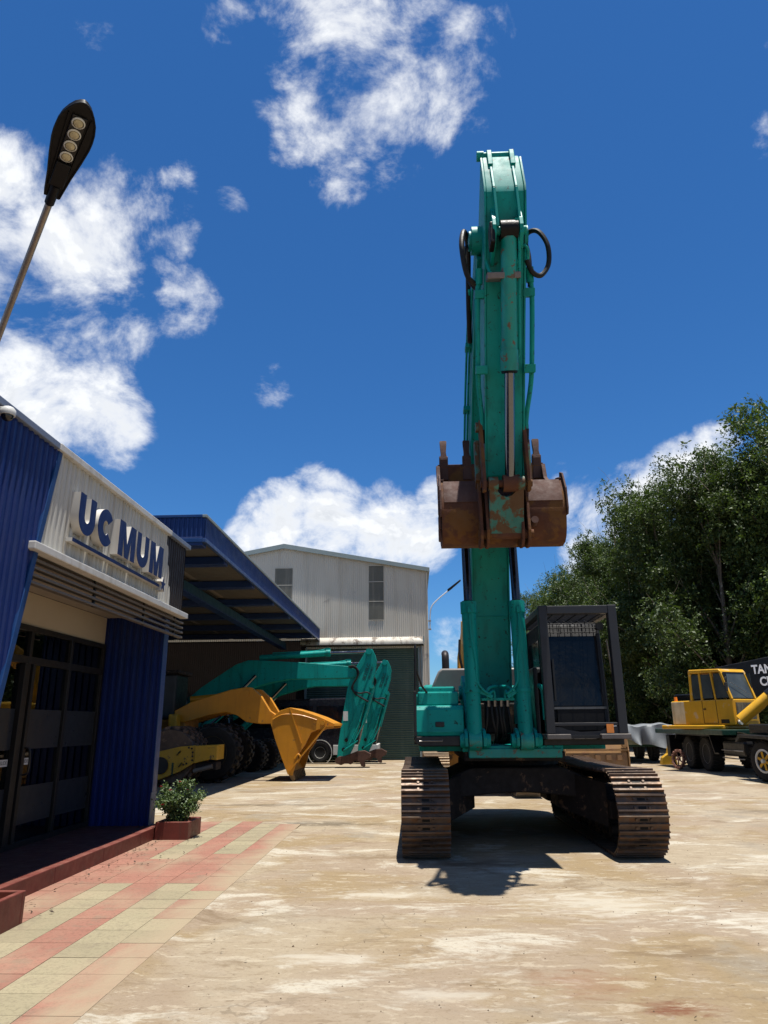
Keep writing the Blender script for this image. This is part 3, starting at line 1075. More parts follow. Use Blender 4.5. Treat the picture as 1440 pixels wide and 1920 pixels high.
# ribbed roller door
m_ = MB()
z = 0.0
vs_, fs = [], []
k = 0
while z < 5.04:
    for (dz, dy) in ((0, 0), (.035, -.022), (.06, -.022), (.09, 0)):
        vs_ += [(-5.08, WY + .09 + dy, z + dz), (.22, WY + .09 + dy, z + dz)]
    z += .1
for i in range(len(vs_) // 2 - 1):
    fs.append((2 * i, 2 * i + 1, 2 * i + 3, 2 * i + 2))
m_.add(vs_, fs)
m_.build('roller_door', DOORGR, wh, smooth=0)
MB().box(.20, .27, WY - .06, WY + .12, 0, 5.05).build('door_jamb', TRIMGR, wh, smooth=0)
MB().box(-5.14, -5.06, WY - .06, WY + .12, 0, 5.05).build('door_jamb', TRIMGR, wh, smooth=0)
MB().tube([(.36, WY - .10, 5.1), (.36, WY - .10, 2.6), (.36, WY - .10, 0.0)], .045, 10).build('downpipe', TRIMGR, wh)

# street lamp bracketed to the warehouse corner
l2 = thing('street_lamp', 'slender curved street lamp fixed to the warehouse corner', 'street lamp', (.76, WY + .1, 6.0))
MB().tube(catmull([(.80, WY + .1, 5.9), (.82, WY + .1, 6.6), (.92, WY + .1, 7.0), (1.25, WY + .1, 7.35), (1.75, WY + .1, 7.75)], 6), .030, 8).build('arm', mat('pale_pole', (.55, .57, .6), .4, .3, .1, 6), l2)
for z in (5.85, 6.25):
    MB().box(.72, .86, WY + .06, WY + .14, z, z + .06).build('bracket', POLEM, l2, smooth=0)
MB().prism([(1.70, 7.68), (1.85, 7.78), (2.35, 8.20), (2.32, 8.26), (1.68, 7.78)], 'y', WY - .02, WY + .22).build('lamp_head', LAMPBK, l2, bevel=.02)

# ---------------------------------------------------------------- street lamp over the lens
LB, LT = Vector((-2.28, 3.72, 4.85)), Vector((-1.83, 3.17, 5.0))
l1 = thing('street_lamp', 'black paddle-shaped street lamp with four round lenses seen from below', 'street lamp', (OX, 5.72, 4.4))
ax = (LT - LB).normalized()
# width direction lies across the line of sight
side = Vector((.80, .55, .05))
side = (side - ax * side.dot(ax)).normalized()
nrm = side.cross(ax).normalized()
if nrm.z > 0:
    nrm = -nrm
Lh = (LT - LB).length
prof = [(.0, .044), (.06, .049), (.25, .066), (.45, .090), (.60, .104), (.68, .106), (.76, .102), (.84, .090), (.91, .068), (.96, .045), (.99, .02), (1.0, .004)]
def lamp_pt(t_, w, h):
    return LB + ax * (t_ * Lh) + side * w + nrm * h
outl = [(t_, w) for (t_, w) in prof] + [(t_, -w) for (t_, w) in reversed(prof)]
mb = MB()
n = len(outl)
ring0 = [lamp_pt(t_, w, .0) for t_, w in outl]
ring1 = [lamp_pt(t_, w, -.035) for t_, w in outl]
ring2 = [lamp_pt(.5 + (t_ - .5) * .85, w * .7, -.075) for t_, w in outl]
mb.add(ring0 + ring1 + ring2, [tuple(range(n))] + [(i, (i + 1) % n, n + (i + 1) % n, n + i) for i in range(n)] + [(n + i, n + (i + 1) % n, 2 * n + (i + 1) % n, 2 * n + i) for i in range(n)] + [tuple(range(3 * n - 1, 2 * n - 1, -1))])
head = mb.build('lamp_head', LAMPBK, l1, smooth=25)
rim = MB()
rim.tube(ring0 + [ring0[0]], .007, 6)
rim.build('head_rim', LAMPBK, head)
for k in range(6):
    w0 = -.0625 + k * .025
    fin = MB()
    fin.bar(lamp_pt(.12, w0 * .7, .006), lamp_pt(.88, w0 * 1.0, .006), .005, .012, nrm)
    fin.build('fin', LAMPBK, head, smooth=0)
MB().bar(lamp_pt(.14, 0, .012), lamp_pt(.40, 0, .012), .085, .024, nrm).build('driver_cover', LAMPBK, head, bevel=.005)
MB().bar(lamp_pt(.42, 0, .006), lamp_pt(.88, 0, .006), .085, .016, nrm).build('lens_plate', BLACKP, head, bevel=.004)
for k in range(4):
    c_ = lamp_pt(.475 + k * .117, 0, .014)
    ring = MB()
    ring.lathe(c_, nrm, [(.036, -.004), (.038, .006), (.031, .011), (.030, .004), (.036, -.004)], 20)
    ring.build('lens_ring', PLASTICW, head)
    MB().lathe(c_, nrm, [(.030, -.002), (.025, .010), (.012, .015), (0, .016)], 18).build('lens', LENS, head)
MB().cyl(LB - ax * .06, LB + ax * .10, .030, .032, 14).build('spigot', LAMPBK, l1)
d2 = Vector((-3.28, 4.93, 4.60)) - LB
MB().cyl(LB - ax * .05, LB + d2 * ((OX + .03 - LB.x) / d2.x), .022, .026, 14).build('arm', POLEM, l1)
pe = LB + d2 * ((OX + .03 - LB.x) / d2.x)
MB().box(OX + .018, OX + .05, pe.y - .08, pe.y + .08, pe.z - .12, pe.z + .12).build('wall_plate', POLEM, l1, bevel=.005)

# ================================================================== THE TEAL EXCAVATOR
EXC = Vector((1.375, 11.35, 0))
ex = thing('excavator', 'large teal crawler excavator with raised boom and caged cab facing the viewer', 'excavator', EXC)


def shoe_mesh(width, length, mt, bolts=True):
    h = .016
    L = length / 2
    g1 = .034
    prof = [(-L, 0), (L + .012, 0), (L + .012, h * .6), (L - .002, h), (L - .006, h + g1), (L - .026, h + g1), (L - .034, h),
            (.016, h), (.010, h + g1), (-.010, h + g1), (-.016, h), (-L + .040, h), (-L + .034, h + g1), (-L + .014, h + g1), (-L + .008, h), (-L, h)]
    mb = MB().prism(prof, 'x', -width / 2, width / 2)
    if bolts:
        for x in (-.085, .085):
            for y in (-.045, .052):
                mb.cyl((x, y, h - .002), (x, y, h + .018), .018, .016, 6)
        for y in (-.047, .047):
            mb.box(-.045, .045, y - .014, y + .014, h - .001, h + .0035)
    ob = mb.build('track_shoe', mt, smooth=0)
    me = ob.data
    if bolts:
        me.materials.append(GREASE)
        for poly in me.polygons[-12:]:
            poly.material_index = 1
    bpy.data.objects.remove(ob)
    return me


def track_path(yf, yr, R, zc, n, sag=.04):
    """centres of n shoes on the chain line, anticlockwise seen from +X"""
    straight = yr - yf
    total = 2 * straight + 2 * pi * R
    out = []
    for i in range(n):
        s = (i + .35) / n * total
        if s < straight:
            y = yf + s
            out.append((y, zc + R - sag * sin(pi * s / straight), 0.0))
        elif s < straight + pi * R:
            a = (s - straight) / R
            out.append((yr + R * sin(a), zc + R * cos(a), -a))
        elif s < 2 * straight + pi * R:
            q = s - straight - pi * R
            out.append((yr - q, zc - R, -pi))
        else:
            a = (s - 2 * straight - pi * R) / R
            out.append((yf - R * sin(a), zc - R * cos(a), -pi - a))
    return out


def add_track(root, xc, width, yf, yr, R, zc, n, me, frame_mat, face_in, frames=True):
    org = ORG[root.name]
    # chain: two rows of links
    path = track_path(yf, yr, R - .03, zc, n)
    total = 2 * (yr - yf) + 2 * pi * R
    ln = total / n
    ch = MB()
    for sx_ in (-.11, .11):
        for (y, z, a) in path:
            t_ = Vector((0, cos(a), sin(a)))
            nn = Vector((0, -sin(a), cos(a)))
            c = Vector((xc + sx_, y, z)) - nn * .04
            ch.bar(c - t_ * ln * .47, c + t_ * ln * .47, .05, .08, nn)
    for (y, z, a) in path:
        t_ = Vector((0, cos(a), sin(a)))
        nn = Vector((0, -sin(a), cos(a)))
        c = Vector((xc, y, z)) - nn * .045 + t_ * ln * .5
        ch.cyl(c - Vector((.15, 0, 0)), c + Vector((.15, 0, 0)), .025, None, 6)
    tr = ch.build('track', UNDER, root, smooth=0)
    tr['kind'] = 'stuff'
    for (y, z, a) in track_path(yf, yr, R, zc, n):
        o = bpy.data.objects.new('track_shoe', me)
        COL.objects.link(o)
        o.parent = tr
        o.location = Vector((xc, y, z)) - org
        o.rotation_euler = (a + random.uniform(-.03, .03), 0, random.uniform(-.004, .004))
    # wheels and frame
    ri = R - .09
    for (nm, y, r) in (('idler', yf, ri), ('sprocket', yr, ri)):
        w_ = MB().lathe((xc, y, zc), (1, 0, 0), [(.05, -.10), (r * .45, -.10), (r * .5, -.05), (r * .82, -.045), (r * .86, -.08), (r, -.08), (r, .08), (r * .86, .08), (r * .82, .045), (r * .5, .05), (r * .45, .10), (.05, .10)], 28)
        w_.build(nm, frame_mat, root)
    k = 8
    for i in range(k):
        y = yf + .55 + (yr - yf - 1.0) * i / (k - 1)
        MB().cyl((xc - .15, y, zc - R + .17), (xc + .15, y, zc - R + .17), .09, None, 14).build('roller', frame_mat, root)
    for y in (yf + 1.3, yf + 2.5):
        MB().cyl((xc - .13, y, zc + R - .15), (xc + .13, y, zc + R - .15), .07, None, 12).build('carrier_roller', frame_mat, root)
    fr = MB()
    fr.prism([(yf + .25, zc - .12), (yr - .15, zc - .16), (yr - .15, zc + .16), (yf + .9, zc + .22), (yf + .25, zc + .10)], 'x', xc - .20, xc + .20)
    fr.build('track_frame', frame_mat, root, smooth=0, bevel=.02)
    return tr


SHOE = shoe_mesh(.585, .212, TRACK_STEEL)
for xc in (.105, 2.655):
    add_track(ex, xc, .6, 9.60, 13.20, .455, .50, 46, SHOE, UNDER, 0)
# car body between the tracks
cb = MB()
arch = [(.33, .30), (.42, .62), (.62, .60)] + [(.62 + 1.51 * k / 10, .60 + .06 * sin(pi * k / 10)) for k in range(1, 10)] + [(2.13, .60), (2.33, .62), (2.42, .30), (2.42, .80), (2.0, .98), (.75, .98), (.33, .80)]
cb.prism(arch, 'y', 10.35, 12.35)
cb.build('car_body', UNDER, ex, smooth=0, bevel=.02)
for (x0, x1) in ((.30, .80), (1.95, 2.45)):
    for (y0, y1, y2, y3) in ((9.95, 10.42, 10.6, 11.2), (12.75, 12.28, 12.1, 11.5)):
        lg = MB()
        xi, xo = (x1, x0) if x0 < 1 else (x0, x1)
        lg.add([(xo, y0 if y0 < 11 else y0, .28), (xo, y1, .28), (xi, y3, .45), (xi, y2, .45), (xo, y0, .80), (xo, y1, .82), (xi, y3, .95), (xi, y2, .95)],
               [(0, 1, 2, 3), (4, 5, 6, 7), (0, 1, 5, 4), (1, 2, 6, 5), (2, 3, 7, 6), (3, 0, 4, 7)])
        lg.build('frame_leg', UNDER, ex, smooth=0)
MB().lathe((1.375, 11.35, .97), (0, 0, 1), [(.70, 0), (.74, .02), (.74, .10), (.68, .12), (.68, .16), (.76, .17), (.76, .24), (.6, .25)], 40).build('slew_ring', UNDER, ex)

# revolving deck
MB().prism([(.62, 9.98), (1.95, 9.98), (1.95, 10.7), (2.70, 10.75), (2.70, 13.0), (2.4, 14.0), (.4, 14.0), (.05, 13.0), (.05, 10.3), (.62, 10.2)], 'z', 1.20, 1.275).build('deck_plate', TEAL, ex, smooth=0, bevel=.01)
MB().box(.70, 1.93, 9.955, 10.02, 1.12, 1.24).build('deck_lip', TEAL_W, ex, smooth=0, bevel=.012)
MB().box(.64, 1.98, 10.02, 12.6, 1.08, 1.20).build('deck_beam', UNDER, ex, smooth=0, bevel=.02)
# boom foot towers
for x in (.70, 1.52):
    MB().prism([(10.25, 1.275), (11.6, 1.275), (11.4, 1.75), (11.15, 2.18), (10.95, 2.25), (10.75, 2.15), (10.45, 1.70)], 'x', x, x + .07).build('boom_bracket', TEAL, ex, smooth=0, bevel=.01)
MB().cyl((.66, 10.95, 2.0), (1.63, 10.95, 2.0), .10, None, 20).build('boom_foot_pin', TEAL, ex)
# swivel and hose manifold between the cylinders
mf = MB().box(.98, 1.30, 10.28, 10.5, 1.42, 1.86)
mf.build('valve_block', GREASE, ex, smooth=0, bevel=.02)
MB().cyl((1.375, 11.0, 1.28), (1.375, 11.0, 1.55), .2, .17, 18).build('swivel_joint', GREASE, ex)
for i in range(6):
    x0 = .98 + i * .055
    p = [(x0, 10.02, 1.80), (x0 + random.uniform(-.02, .02), 9.98, 1.62), (x0 + random.uniform(-.06, .06), 10.05, 1.40), (x0 * .6 + .46, 10.3, 1.30)]
    MB().tube(catmull(p, 5), .016, 8).build('hose', HOSE, ex)
for i in range(4):
    x0 = 1.0 + i * .085
    MB().cyl((x0, 10.0, 1.78), (x0, 9.985, 1.86), .024, None, 6).build('hose_fitting', STEEL, ex)
MB().box(.90, 1.35, 9.96, 10.02, 1.855, 1.89).build('pipe_clamp_bar', TEAL, ex, smooth=0, bevel=.006)

# ------------- boom
XB = 1.15


def ribbon(center, thick, k=6):
    """outline of a member from a centre line in (y,z) and a half depth at every point"""
    P = catmull([(c[0], c[1], t_) for c, t_ in zip(center, thick)], k)
    up, dn = [], []
    for i, p in enumerate(P):
        a, b = P[max(i - 1, 0)], P[min(i + 1, len(P) - 1)]
        d = Vector((b.x - a.x, b.y - a.y)).normalized()
        nn = Vector((-d.y, d.x))
        up.append((p.x + nn.x * p.z, p.y + nn.y * p.z))
        dn.append((p.x - nn.x * p.z, p.y - nn.y * p.z))
    return up + dn[::-1]


boom_c = [(10.95, 1.90), (10.88, 2.6), (10.70, 3.7), (10.28, 4.95), (9.55, 5.92), (8.65, 6.62), (7.62, 7.22)]
boom_t = [.17, .26, .37, .44, .40, .31, .20]
bo = ribbon(boom_c, boom_t)
bp0 = catmull([(c_[0], c_[1], t_) for c_, t_ in zip(boom_c, boom_t)], 6)
boom = MB().prism(bo, 'x', XB - .255, XB + .255).build('boom', TEAL, ex, smooth=20, bevel=.008)
# flanges of the boom box: side plates stand proud of the front and back plates
for x in (XB - .275, XB + .255):
    oo = ribbon(boom_c, [q + .018 for q in boom_t])
    MB().prism(oo, 'x', x, x + .02).build('side_plate', TEAL, boom, smooth=20)
PIVOT = Vector((XB, 7.50, 7.28))
MB().cyl((XB - .34, 7.50, 7.28), (XB + .34, 7.50, 7.28), .17, None, 24).build('boom_nose', TEAL, boom)
MB().cyl((XB - .37, 7.50, 7.28), (XB - .34, 7.50, 7.28), .12, None, 20).build('pin_cap', TEAL, boom)
# cylinder boss on the boom
MB().cyl((XB - .44, 10.06, 5.05), (XB + .44, 10.06, 5.05), .12, None, 20).build('cylinder_boss', TEAL, boom)
for q in (9, 15, 22, 28):
    p_, a_, b_ = bp0[q], bp0[q - 1], bp0[q + 1]
    dd = Vector((b_.x - a_.x, b_.y - a_.y)).normalized()
    nn2 = Vector((-dd.y, dd.x))
    e0 = Vector((p_.x, p_.y)) + nn2 * (p_.z + .004)
    MB().tube([(XB - .25, e0.x, e0.y), (XB + .25, e0.x, e0.y)], .006, 6).build('weld_seam', TEAL, boom)
# pipes down the left flank of the boom
bp = catmull([(p[0], p[1], 0) for p in boom_c], 6)
for j, dx in enumerate((.30, .335)):
    line = [Vector((XB - dx, p.x - .10 + .07 * j, p.y)) for p in bp[6:-3]]
    MB().tube(line, .016, 8).build('boom_pipe', TEAL, boom)
for q in (12, 18, 24, 29):
    p = bp[q]
    MB().box(XB - .36, XB - .27, p.x - .14, p.x + .02, p.y - .03, p.y + .03).build('pipe_clamp', TEAL, boom, smooth=0)

# ------------- boom cylinders
for x in (.79, 1.465):
    p0 = Vector((x, 9.93, 1.34))
    p1 = Vector((x - .02, 10.06, 5.05))
    d = (p1 - p0).normalized()
    cy = thing_c = MB().cyl(p0 + d * .05, p0 + d * 1.82, .100, None, 28)
    cyl_o = cy.build('boom_cylinder', TEAL, ex)
    MB().cyl(p0 + d * 1.70, p0 + d * 1.86, .112, None, 28).build('gland', TEAL, cyl_o)
    MB().cyl(p0 + d * 1.855, p0 + d * 1.875, .085, None, 24).build('gland_cap', GREASE, cyl_o)
    MB().cyl(p0 + d * 1.6, p1, .060, None, 24).build('rod', CHROME_DK, cyl_o)
    MB().cyl(p1 - Vector((.07, 0, 0)), p1 + Vector((.07, 0, 0)), .13, None, 20).build('rod_eye', TEAL, cyl_o)
    MB().cyl(p0 - Vector((.085, 0, 0)), p0 + Vector((.085, 0, 0)), .125, None, 24).build('base_eye', TEAL_W, cyl_o)
    for s in (-1, 1):
        MB().prism([(9.99, 1.24), (10.35, 1.24), (10.2, 1.42), (10.02, 1.50), (9.9, 1.47), (9.8, 1.38), (9.82, 1.27)], 'x', x + s * .12 - .022, x + s * .12 + .022).build('cylinder_bracket', TEAL, ex, smooth=0, bevel=.008)
        MB().cyl((x + s * .142, 9.93, 1.34), (x + s * .20, 9.93, 1.34), .095, .085, 20).build('pin_boss', TEAL, ex)
    MB().cyl(p0 + d * .62, p0 + d * .67, .112, None, 28).build('pipe_band', TEAL, cyl_o)
    s = 1 if x < XB else -1
    fr_ = p0 + d * 1.66 + Vector((0, -.115, 0))
    pts = [fr_ + Vector((0, .02, .06)), fr_, fr_ + Vector((s * .01, -.005, -.30)), fr_ + Vector((s * .06, -.0, -.62)), fr_ + Vector((s * .07, .01, -.90)), fr_ + Vector((s * .20, .02, -1.05)), Vector((XB - s * .08, 9.96, 1.98)), Vector((XB - s * .07, 9.97, 1.86))]
    MB().tube(catmull(pts, 5), .017, 8).build('cylinder_pipe', TEAL, cyl_o)
    MB().box(fr_.x - .025, fr_.x + .025, fr_.y - .03, fr_.y + .06, fr_.z + .03, fr_.z + .11).build('pipe_port', TEAL, cyl_o, smooth=0, bevel=.006)
    MB().tube(catmull([(XB - s * .16, 9.97, 1.87), (XB - s * .17, 9.96, 1.97), (XB - s * .12, 9.98, 2.03), (XB - s * .02, 10.1, 2.05)], 5), .020, 8).build('elbow_pipe', TEAL, cyl_o)
    MB().bar((x + s * .08, 9.93, 1.98), (XB - s * .10, 9.93, 1.90), .04, .05).build('clamp_arm', TEAL, cyl_o, smooth=0, bevel=.005)

# ------------- arm (dipper)
XA = 1.175
dA = Vector((0, .343, -.939)).normalized()      # from the pivot down the arm
nA = Vector((0, -.939, -.343)).normalized()     # out of its front face


def A(s, t_, x=0.0):
    return Vector((XA + x, PIVOT.y, PIVOT.z)) + dA * s + nA * t_


arm_prof = [(-1.00, -.16), (-1.00, .02), (-.96, .08), (-.50, .42), (-.42, .45), (-.05, .455), (.35, .38), (1.2, .27), (2.90, .115), (3.02, .03), (3.02, -.06), (2.92, -.13), (1.2, -.24), (.45, -.33), (0.0, -.36), (-.45, -.30)]
ap = [(A(s, t_).y, A(s, t_).z) for s, t_ in arm_prof]
arm = MB().prism(ap, 'x', XA - .225, XA + .225).build('arm', TEAL, ex, smooth=18, bevel=.012)
for x in (-.245, .225):
    q = [(A(s, t_ + (.015 if t_ > 0 else -.015)).y, A(s, t_ + (.015 if t_ > 0 else -.015)).z) for s, t_ in arm_prof[2:-1]]
    MB().prism(q, 'x', XA + x, XA + x + .02).build('arm_side_plate', TEAL, arm, smooth=18)
# twin lugs for the arm cylinder at the top, with the pin between them
for x in (-.165, .105):
    q = [(A(s, t_).y, A(s, t_).z) for s, t_ in ((-.90, -.12), (-1.02, -.10), (-1.085, -.02), (-1.07, .05), (-1.00, .10), (-.84, .205), (-.78, .10))]
    MB().prism(q, 'x', XA + x, XA + x + .06).build('lug', TEAL, arm, smooth=0, bevel=.008)
MB().cyl(A(-1.02, -.01, -.24), A(-1.02, -.01, .17), .045, None, 16).build('lug_pin', TEAL, arm)
MB().cyl(A(-1.02, -.01, -.28), A(-1.02, -.01, -.20), .06, None, 16).build('lug_pin_cap', TEAL, arm)
MB().cyl(A(-.98, -.05, -.10), A(-.98, -.05, .10), .09, None, 18).build('rod_end', TEAL, arm)
# two ribs on the sloping top plate
for x in (-.135, .125):
    r_ = MB()
    a0, a1, a2 = A(-.74, .275, x), A(-.54, .445, x + .005), A(-.30, .50, x + .03)
    a1 = A(-.46, .455, x + .005)
    r_.bar(A(-.78, .225, x), a1, .032, .045, nA)
    r_.bar(a1, A(.04, .62, x + .025), .032, .045, nA)
    r_.build('rib', TEAL, arm, smooth=0, bevel=.006)
# bucket cylinder bracket
for x in (-.155, .155):
    q = [(A(s, t_).y, A(s, t_).z) for s, t_ in ((-.25, .43), (-.06, .62), (.03, .68), (.13, .68), (.24, .60), (.42, .38))]
    MB().prism(q, 'x', XA + x - .022, XA + x + .022).build('cylinder_lug', TEAL, arm, smooth=0, bevel=.006)
cb0, cb1 = A(.07, .57, .02), A(3.00, .42, .02)
PR = Vector((XA, 8.13, 4.32))
cb1 = Vector((XA + .02, PR.y, PR.z))
d = (cb1 - cb0).normalized()
bc = MB().cyl(cb0 + d * .08, cb0 + d * 1.58, .094, None, 28).build('bucket_cylinder', TEAL_W, ex)
MB().cyl(cb0 - Vector((.10, 0, 0)), cb0 + Vector((.10, 0, 0)), .115, None, 24).build('cylinder_head', GREASE, bc)
MB().cyl(cb0 - Vector((.20, 0, 0)), cb0 + Vector((.20, 0, 0)), .05, None, 16).build('head_pin', TEAL, bc)
MB().box(cb0.x - .23, cb0.x - .17, cb0.y - .10, cb0.y + .1, cb0.z - .22, cb0.z + .06).build('grease_block', GREASE, bc, smooth=0, bevel=.015)
MB().cyl(cb0 + d * 1.36, cb0 + d * 1.60, .106, None, 28).build('gland', TEAL_W, bc)
MB().cyl(cb0 + d * 1.60, cb0 + d * 1.625, .095, None, 24).build('gland_bolts', GREASE, bc)
MB().cyl(cb0 + d * 1.4, cb1, .060, None, 28).build('rod', CHROME, bc)
MB().cyl(cb1 - Vector((.085, 0, 0)), cb1 + Vector((.085, 0, 0)), .105, None, 24).build('rod_eye', BUCKRUST, bc)
for s_ in (.50,):
    c_ = cb0 + d * s_
    MB().bar(c_ + Vector((-.26, .03, 0)), c_ + Vector((.13, .03, 0)), .20, .075, d).build('cylinder_band', mat('band_grey', (.14, .125, .125), .5, .4, .1, 6), bc, smooth=0, bevel=.01)
# pipes along both flanks of the arm
for sx_, tt in ((-1, .28), (1, .30)):
    pts = [A(.50, tt, sx_ * .30), A(.75, tt, sx_ * .325), A(1.3, tt - .02, sx_ * .325), A(1.75, tt - .08, sx_ * .32), A(2.15, tt - .16, sx_ * .275), A(2.35, tt - .18, sx_ * .265)]
    MB().tube(catmull(pts, 6), .030, 10).build('arm_pipe', TEAL, arm)
    for q in (.72, 1.62):
        c_ = A(q, tt, sx_ * .285)
        MB().bar(c_ - Vector((.07, 0, 0)), c_ + Vector((.07, 0, 0)), .09, .10, dA).build('pipe_clamp', TEAL, arm, smooth=0, bevel=.006)
    MB().cyl(A(.42, tt, sx_ * .30), A(.60, tt, sx_ * .305), .046, None, 12).build('pipe_coupling', TEAL, arm)
    MB().cyl(A(2.33, tt - .18, sx_ * .265), A(2.50, tt - .19, sx_ * .262), .042, None, 10).build('stop_valve', GREASE, arm)
# thin pipe beside the bucket cylinder
MB().tube(catmull([A(-.05, .62, .12), A(.3, .60, .135), A(.9, .55, .135), A(1.42, .50, .14), A(1.5, .49, .12)], 6), .017, 8).build('cylinder_pipe', TEAL, bc)
MB().tube(catmull([A(.32, .36, -.23), A(.52, .46, -.18), A(.56, .50, -.06), A(.42, .54, .05), A(.1, .60, .09), A(-.05, .62, .10)], 7), .021, 8).build('cross_pipe', TEAL, bc)
# hose loops swinging round the pivot
MB().tube(catmull([A(0.62, .25, -.30), A(0.50, .30, -.44), A(0.15, .26, -.50), A(-0.10, .05, -.46), A(-0.06, -.15, -.40), A(0.20, -.32, -.38), A(0.70, -.55, -.36), A(1.10, -.8, -.33)], 8), .033, 10).build('hose_loop', HOSE, arm)
MB().tube(catmull([A(0.66, .22, -.30), A(0.54, .18, -.40), A(0.30, .10, -.45), A(0.06, -.05, -.42), A(0.10, -.2, -.38), A(0.50, -.5, -.36)], 8), .028, 10).build('hose_loop', HOSE, arm)
MB().tube(catmull([A(0.36, .40, .25), A(0.50, .38, .32), A(0.53, .34, .43), A(0.38, .28, .53), A(0.14, .22, .53), A(-0.05, .12, .44), A(-0.08, .0, .34), A(0.00, -.2, .29)], 8), .030, 10).build('hose_loop', HOSE, arm)
MB().tube(catmull([A(0.00, .05, .28), A(0.25, .2, .31), A(0.50, .28, .31), A(0.65, .30, .30)], 6), .026, 10).build('hose_loop', HOSE, arm)
MB().tube(catmull([A(0.40, .42, .12), A(0.22, .45, .19), A(0.25, .46, .25), A(0.36, .42, .26)], 6), .020, 8).build('hose_elbow', TEAL, arm)

# ------------- bucket, linkage
XK = 1.15
BW = .735
bprof = [(8.62, 4.52), (8.50, 4.30), (8.47, 4.10), (8.52, 3.86), (8.66, 3.72), (9.0, 3.74), (9.36, 3.98), (9.64, 4.36), (9.71, 4.75), (9.64, 5.10)]
bk = [Vector((p[0], p[1], 0)) for p in bprof]
sm = catmull(bk, 2)
wall = MB()
th = .035
def inset(P, t_):
    out = []
    for i, p in enumerate(P):
        a, b = P[max(i - 1, 0)], P[min(i + 1, len(P) - 1)]
        d_ = (b - a).normalized()
        out.append(p + Vector((-d_.y, d_.x, 0)) * t_)
    return out
inn = inset(sm, th)
wall.prism([(p.x, p.y) for p in sm] + [(p.x, p.y) for p in inn[::-1]], 'x', XK - BW, XK + BW)
bucket = wall.build('bucket', BUCKRUST, ex, smooth=30)
mouth = [(9.64, 5.10), (9.55, 4.86), (9.30, 4.68), (8.98, 4.58), (8.76, 4.56), (8.62, 4.52)]
side_poly = [(p.x, p.y) for p in sm] + mouth[1:-1]
for s in (-1, 1):
    x0 = XK + s * BW
    MB().prism(side_poly, 'x', x0, x0 + s * .03).build('side_plate', BUCKRUST, bucket, smooth=30)
    rim_ = MB()
    for a, b in zip(mouth[:-1], mouth[1:]):
        rim_.bar((x0 + s * .015, a[0], a[1]), (x0 + s * .015, b[0], b[1]), .055, .07)
    rim_.build('side_rim', BUCKEDGE, bucket, smooth=0, bevel=.008)
    wear = MB()
    MB().prism([(8.46, 4.02), (8.42, 4.10), (8.44, 4.36), (8.58, 4.60), (8.72, 4.66), (8.80, 4.3), (8.7, 4.05)], 'x', x0 + s * .032, x0 + s * .055).build('side_cutter', BUCKEDGE, bucket, smooth=0, bevel=.006)
    if s < 0:
        for k, z in enumerate((4.36, 4.15, 3.97, 3.83)):
            yb_ = 8.50 + (0 if k < 2 else .04 * (k - 1))
            MB().box(x0 - .075, x0 - .034, yb_, yb_ + .1, z - .085, z + .085).build('heel_block', BUCKEDGE, bucket, smooth=0, bevel=.012)
    else:
        MB().cyl((x0 - .38, 8.50, 3.92), (x0 - .38, 8.36, 3.93), .05, .045, 14).build('pin_lock', BUCKEDGE, bucket)
# smooth wear band below the near lip
band = [p for p in sm if p.y > 4.20 and p.x < 8.8]
bo_ = inset(band, -.012)
MB().prism([(p.x, p.y) for p in band] + [(p.x, p.y) for p in bo_[::-1]], 'x', XK - BW + .002, XK + BW - .002).build('wear_band', BUCKEDGE, bucket, smooth=30)
MB().prism([(9.66, 4.86), (9.735, 4.86), (9.69, 5.12), (9.63, 5.14)], 'x', XK - BW - .02, XK + BW + .02).build('cutting_lip', BUCKEDGE, bucket, smooth=0, bevel=.01)
for k in range(5):
    x = XK - .665 + k * .3325
    MB().prism([(9.63, 4.90), (9.75, 4.90), (9.70, 5.22), (9.66, 5.28), (9.59, 5.24)], 'x', x - .062, x + .062).build('tooth_adapter', BUCKEDGE, bucket, smooth=0, bevel=.012)
    tm_ = MB()
    rings = [(5.20, .052, .055), (5.31, .036, .044), (5.42, .046, .033), (5.49, .050, .016), (5.505, .040, .010)]
    vs2, fs2 = [], []
    for (z, hw, hd) in rings:
        vs2 += [(x - hw, 9.645 - hd, z), (x + hw, 9.645 - hd, z), (x + hw, 9.645 + hd, z), (x - hw, 9.645 + hd, z)]
    for i in range(len(rings) - 1):
        for q in range(4):
            fs2.append((4 * i + q, 4 * i + (q + 1) % 4, 4 * i + 4 + (q + 1) % 4, 4 * i + 4 + q))
    fs2 += [(3, 2, 1, 0), tuple(range(4 * len(rings) - 4, 4 * len(rings)))]
    tm_.add(vs2, fs2)
    tm_.build('tooth', BUCKEDGE, bucket, smooth=50)
# hinge ears on the back of the bucket
H_ = (8.53, 4.47)
L_ = (8.40, 3.76)
for x in (-.30, -.225, .195, .27):
    q = [(8.60, 4.66), (8.50, 4.68), (8.40, 4.60), (8.36, 4.40), (8.30, 4.10), (8.27, 3.78), (8.32, 3.66), (8.42, 3.60), (8.56, 3.62), (8.72, 3.70), (8.75, 4.2)]
    MB().prism(q, 'x', XK + x - .018, XK + x + .018).build('hinge_ear', BUCKRUST, bucket, smooth=0, bevel=.008)
MB().cyl((XK - .33, L_[0], L_[1]), (XK + .33, L_[0], L_[1]), .06, None, 16).build('link_pin', BUCKRUST, bucket)
MB().cyl((XK - .33, H_[0], H_[1]), (XK + .33, H_[0], H_[1]), .075, None, 16).build('hinge_pin', BUCKRUST, bucket)
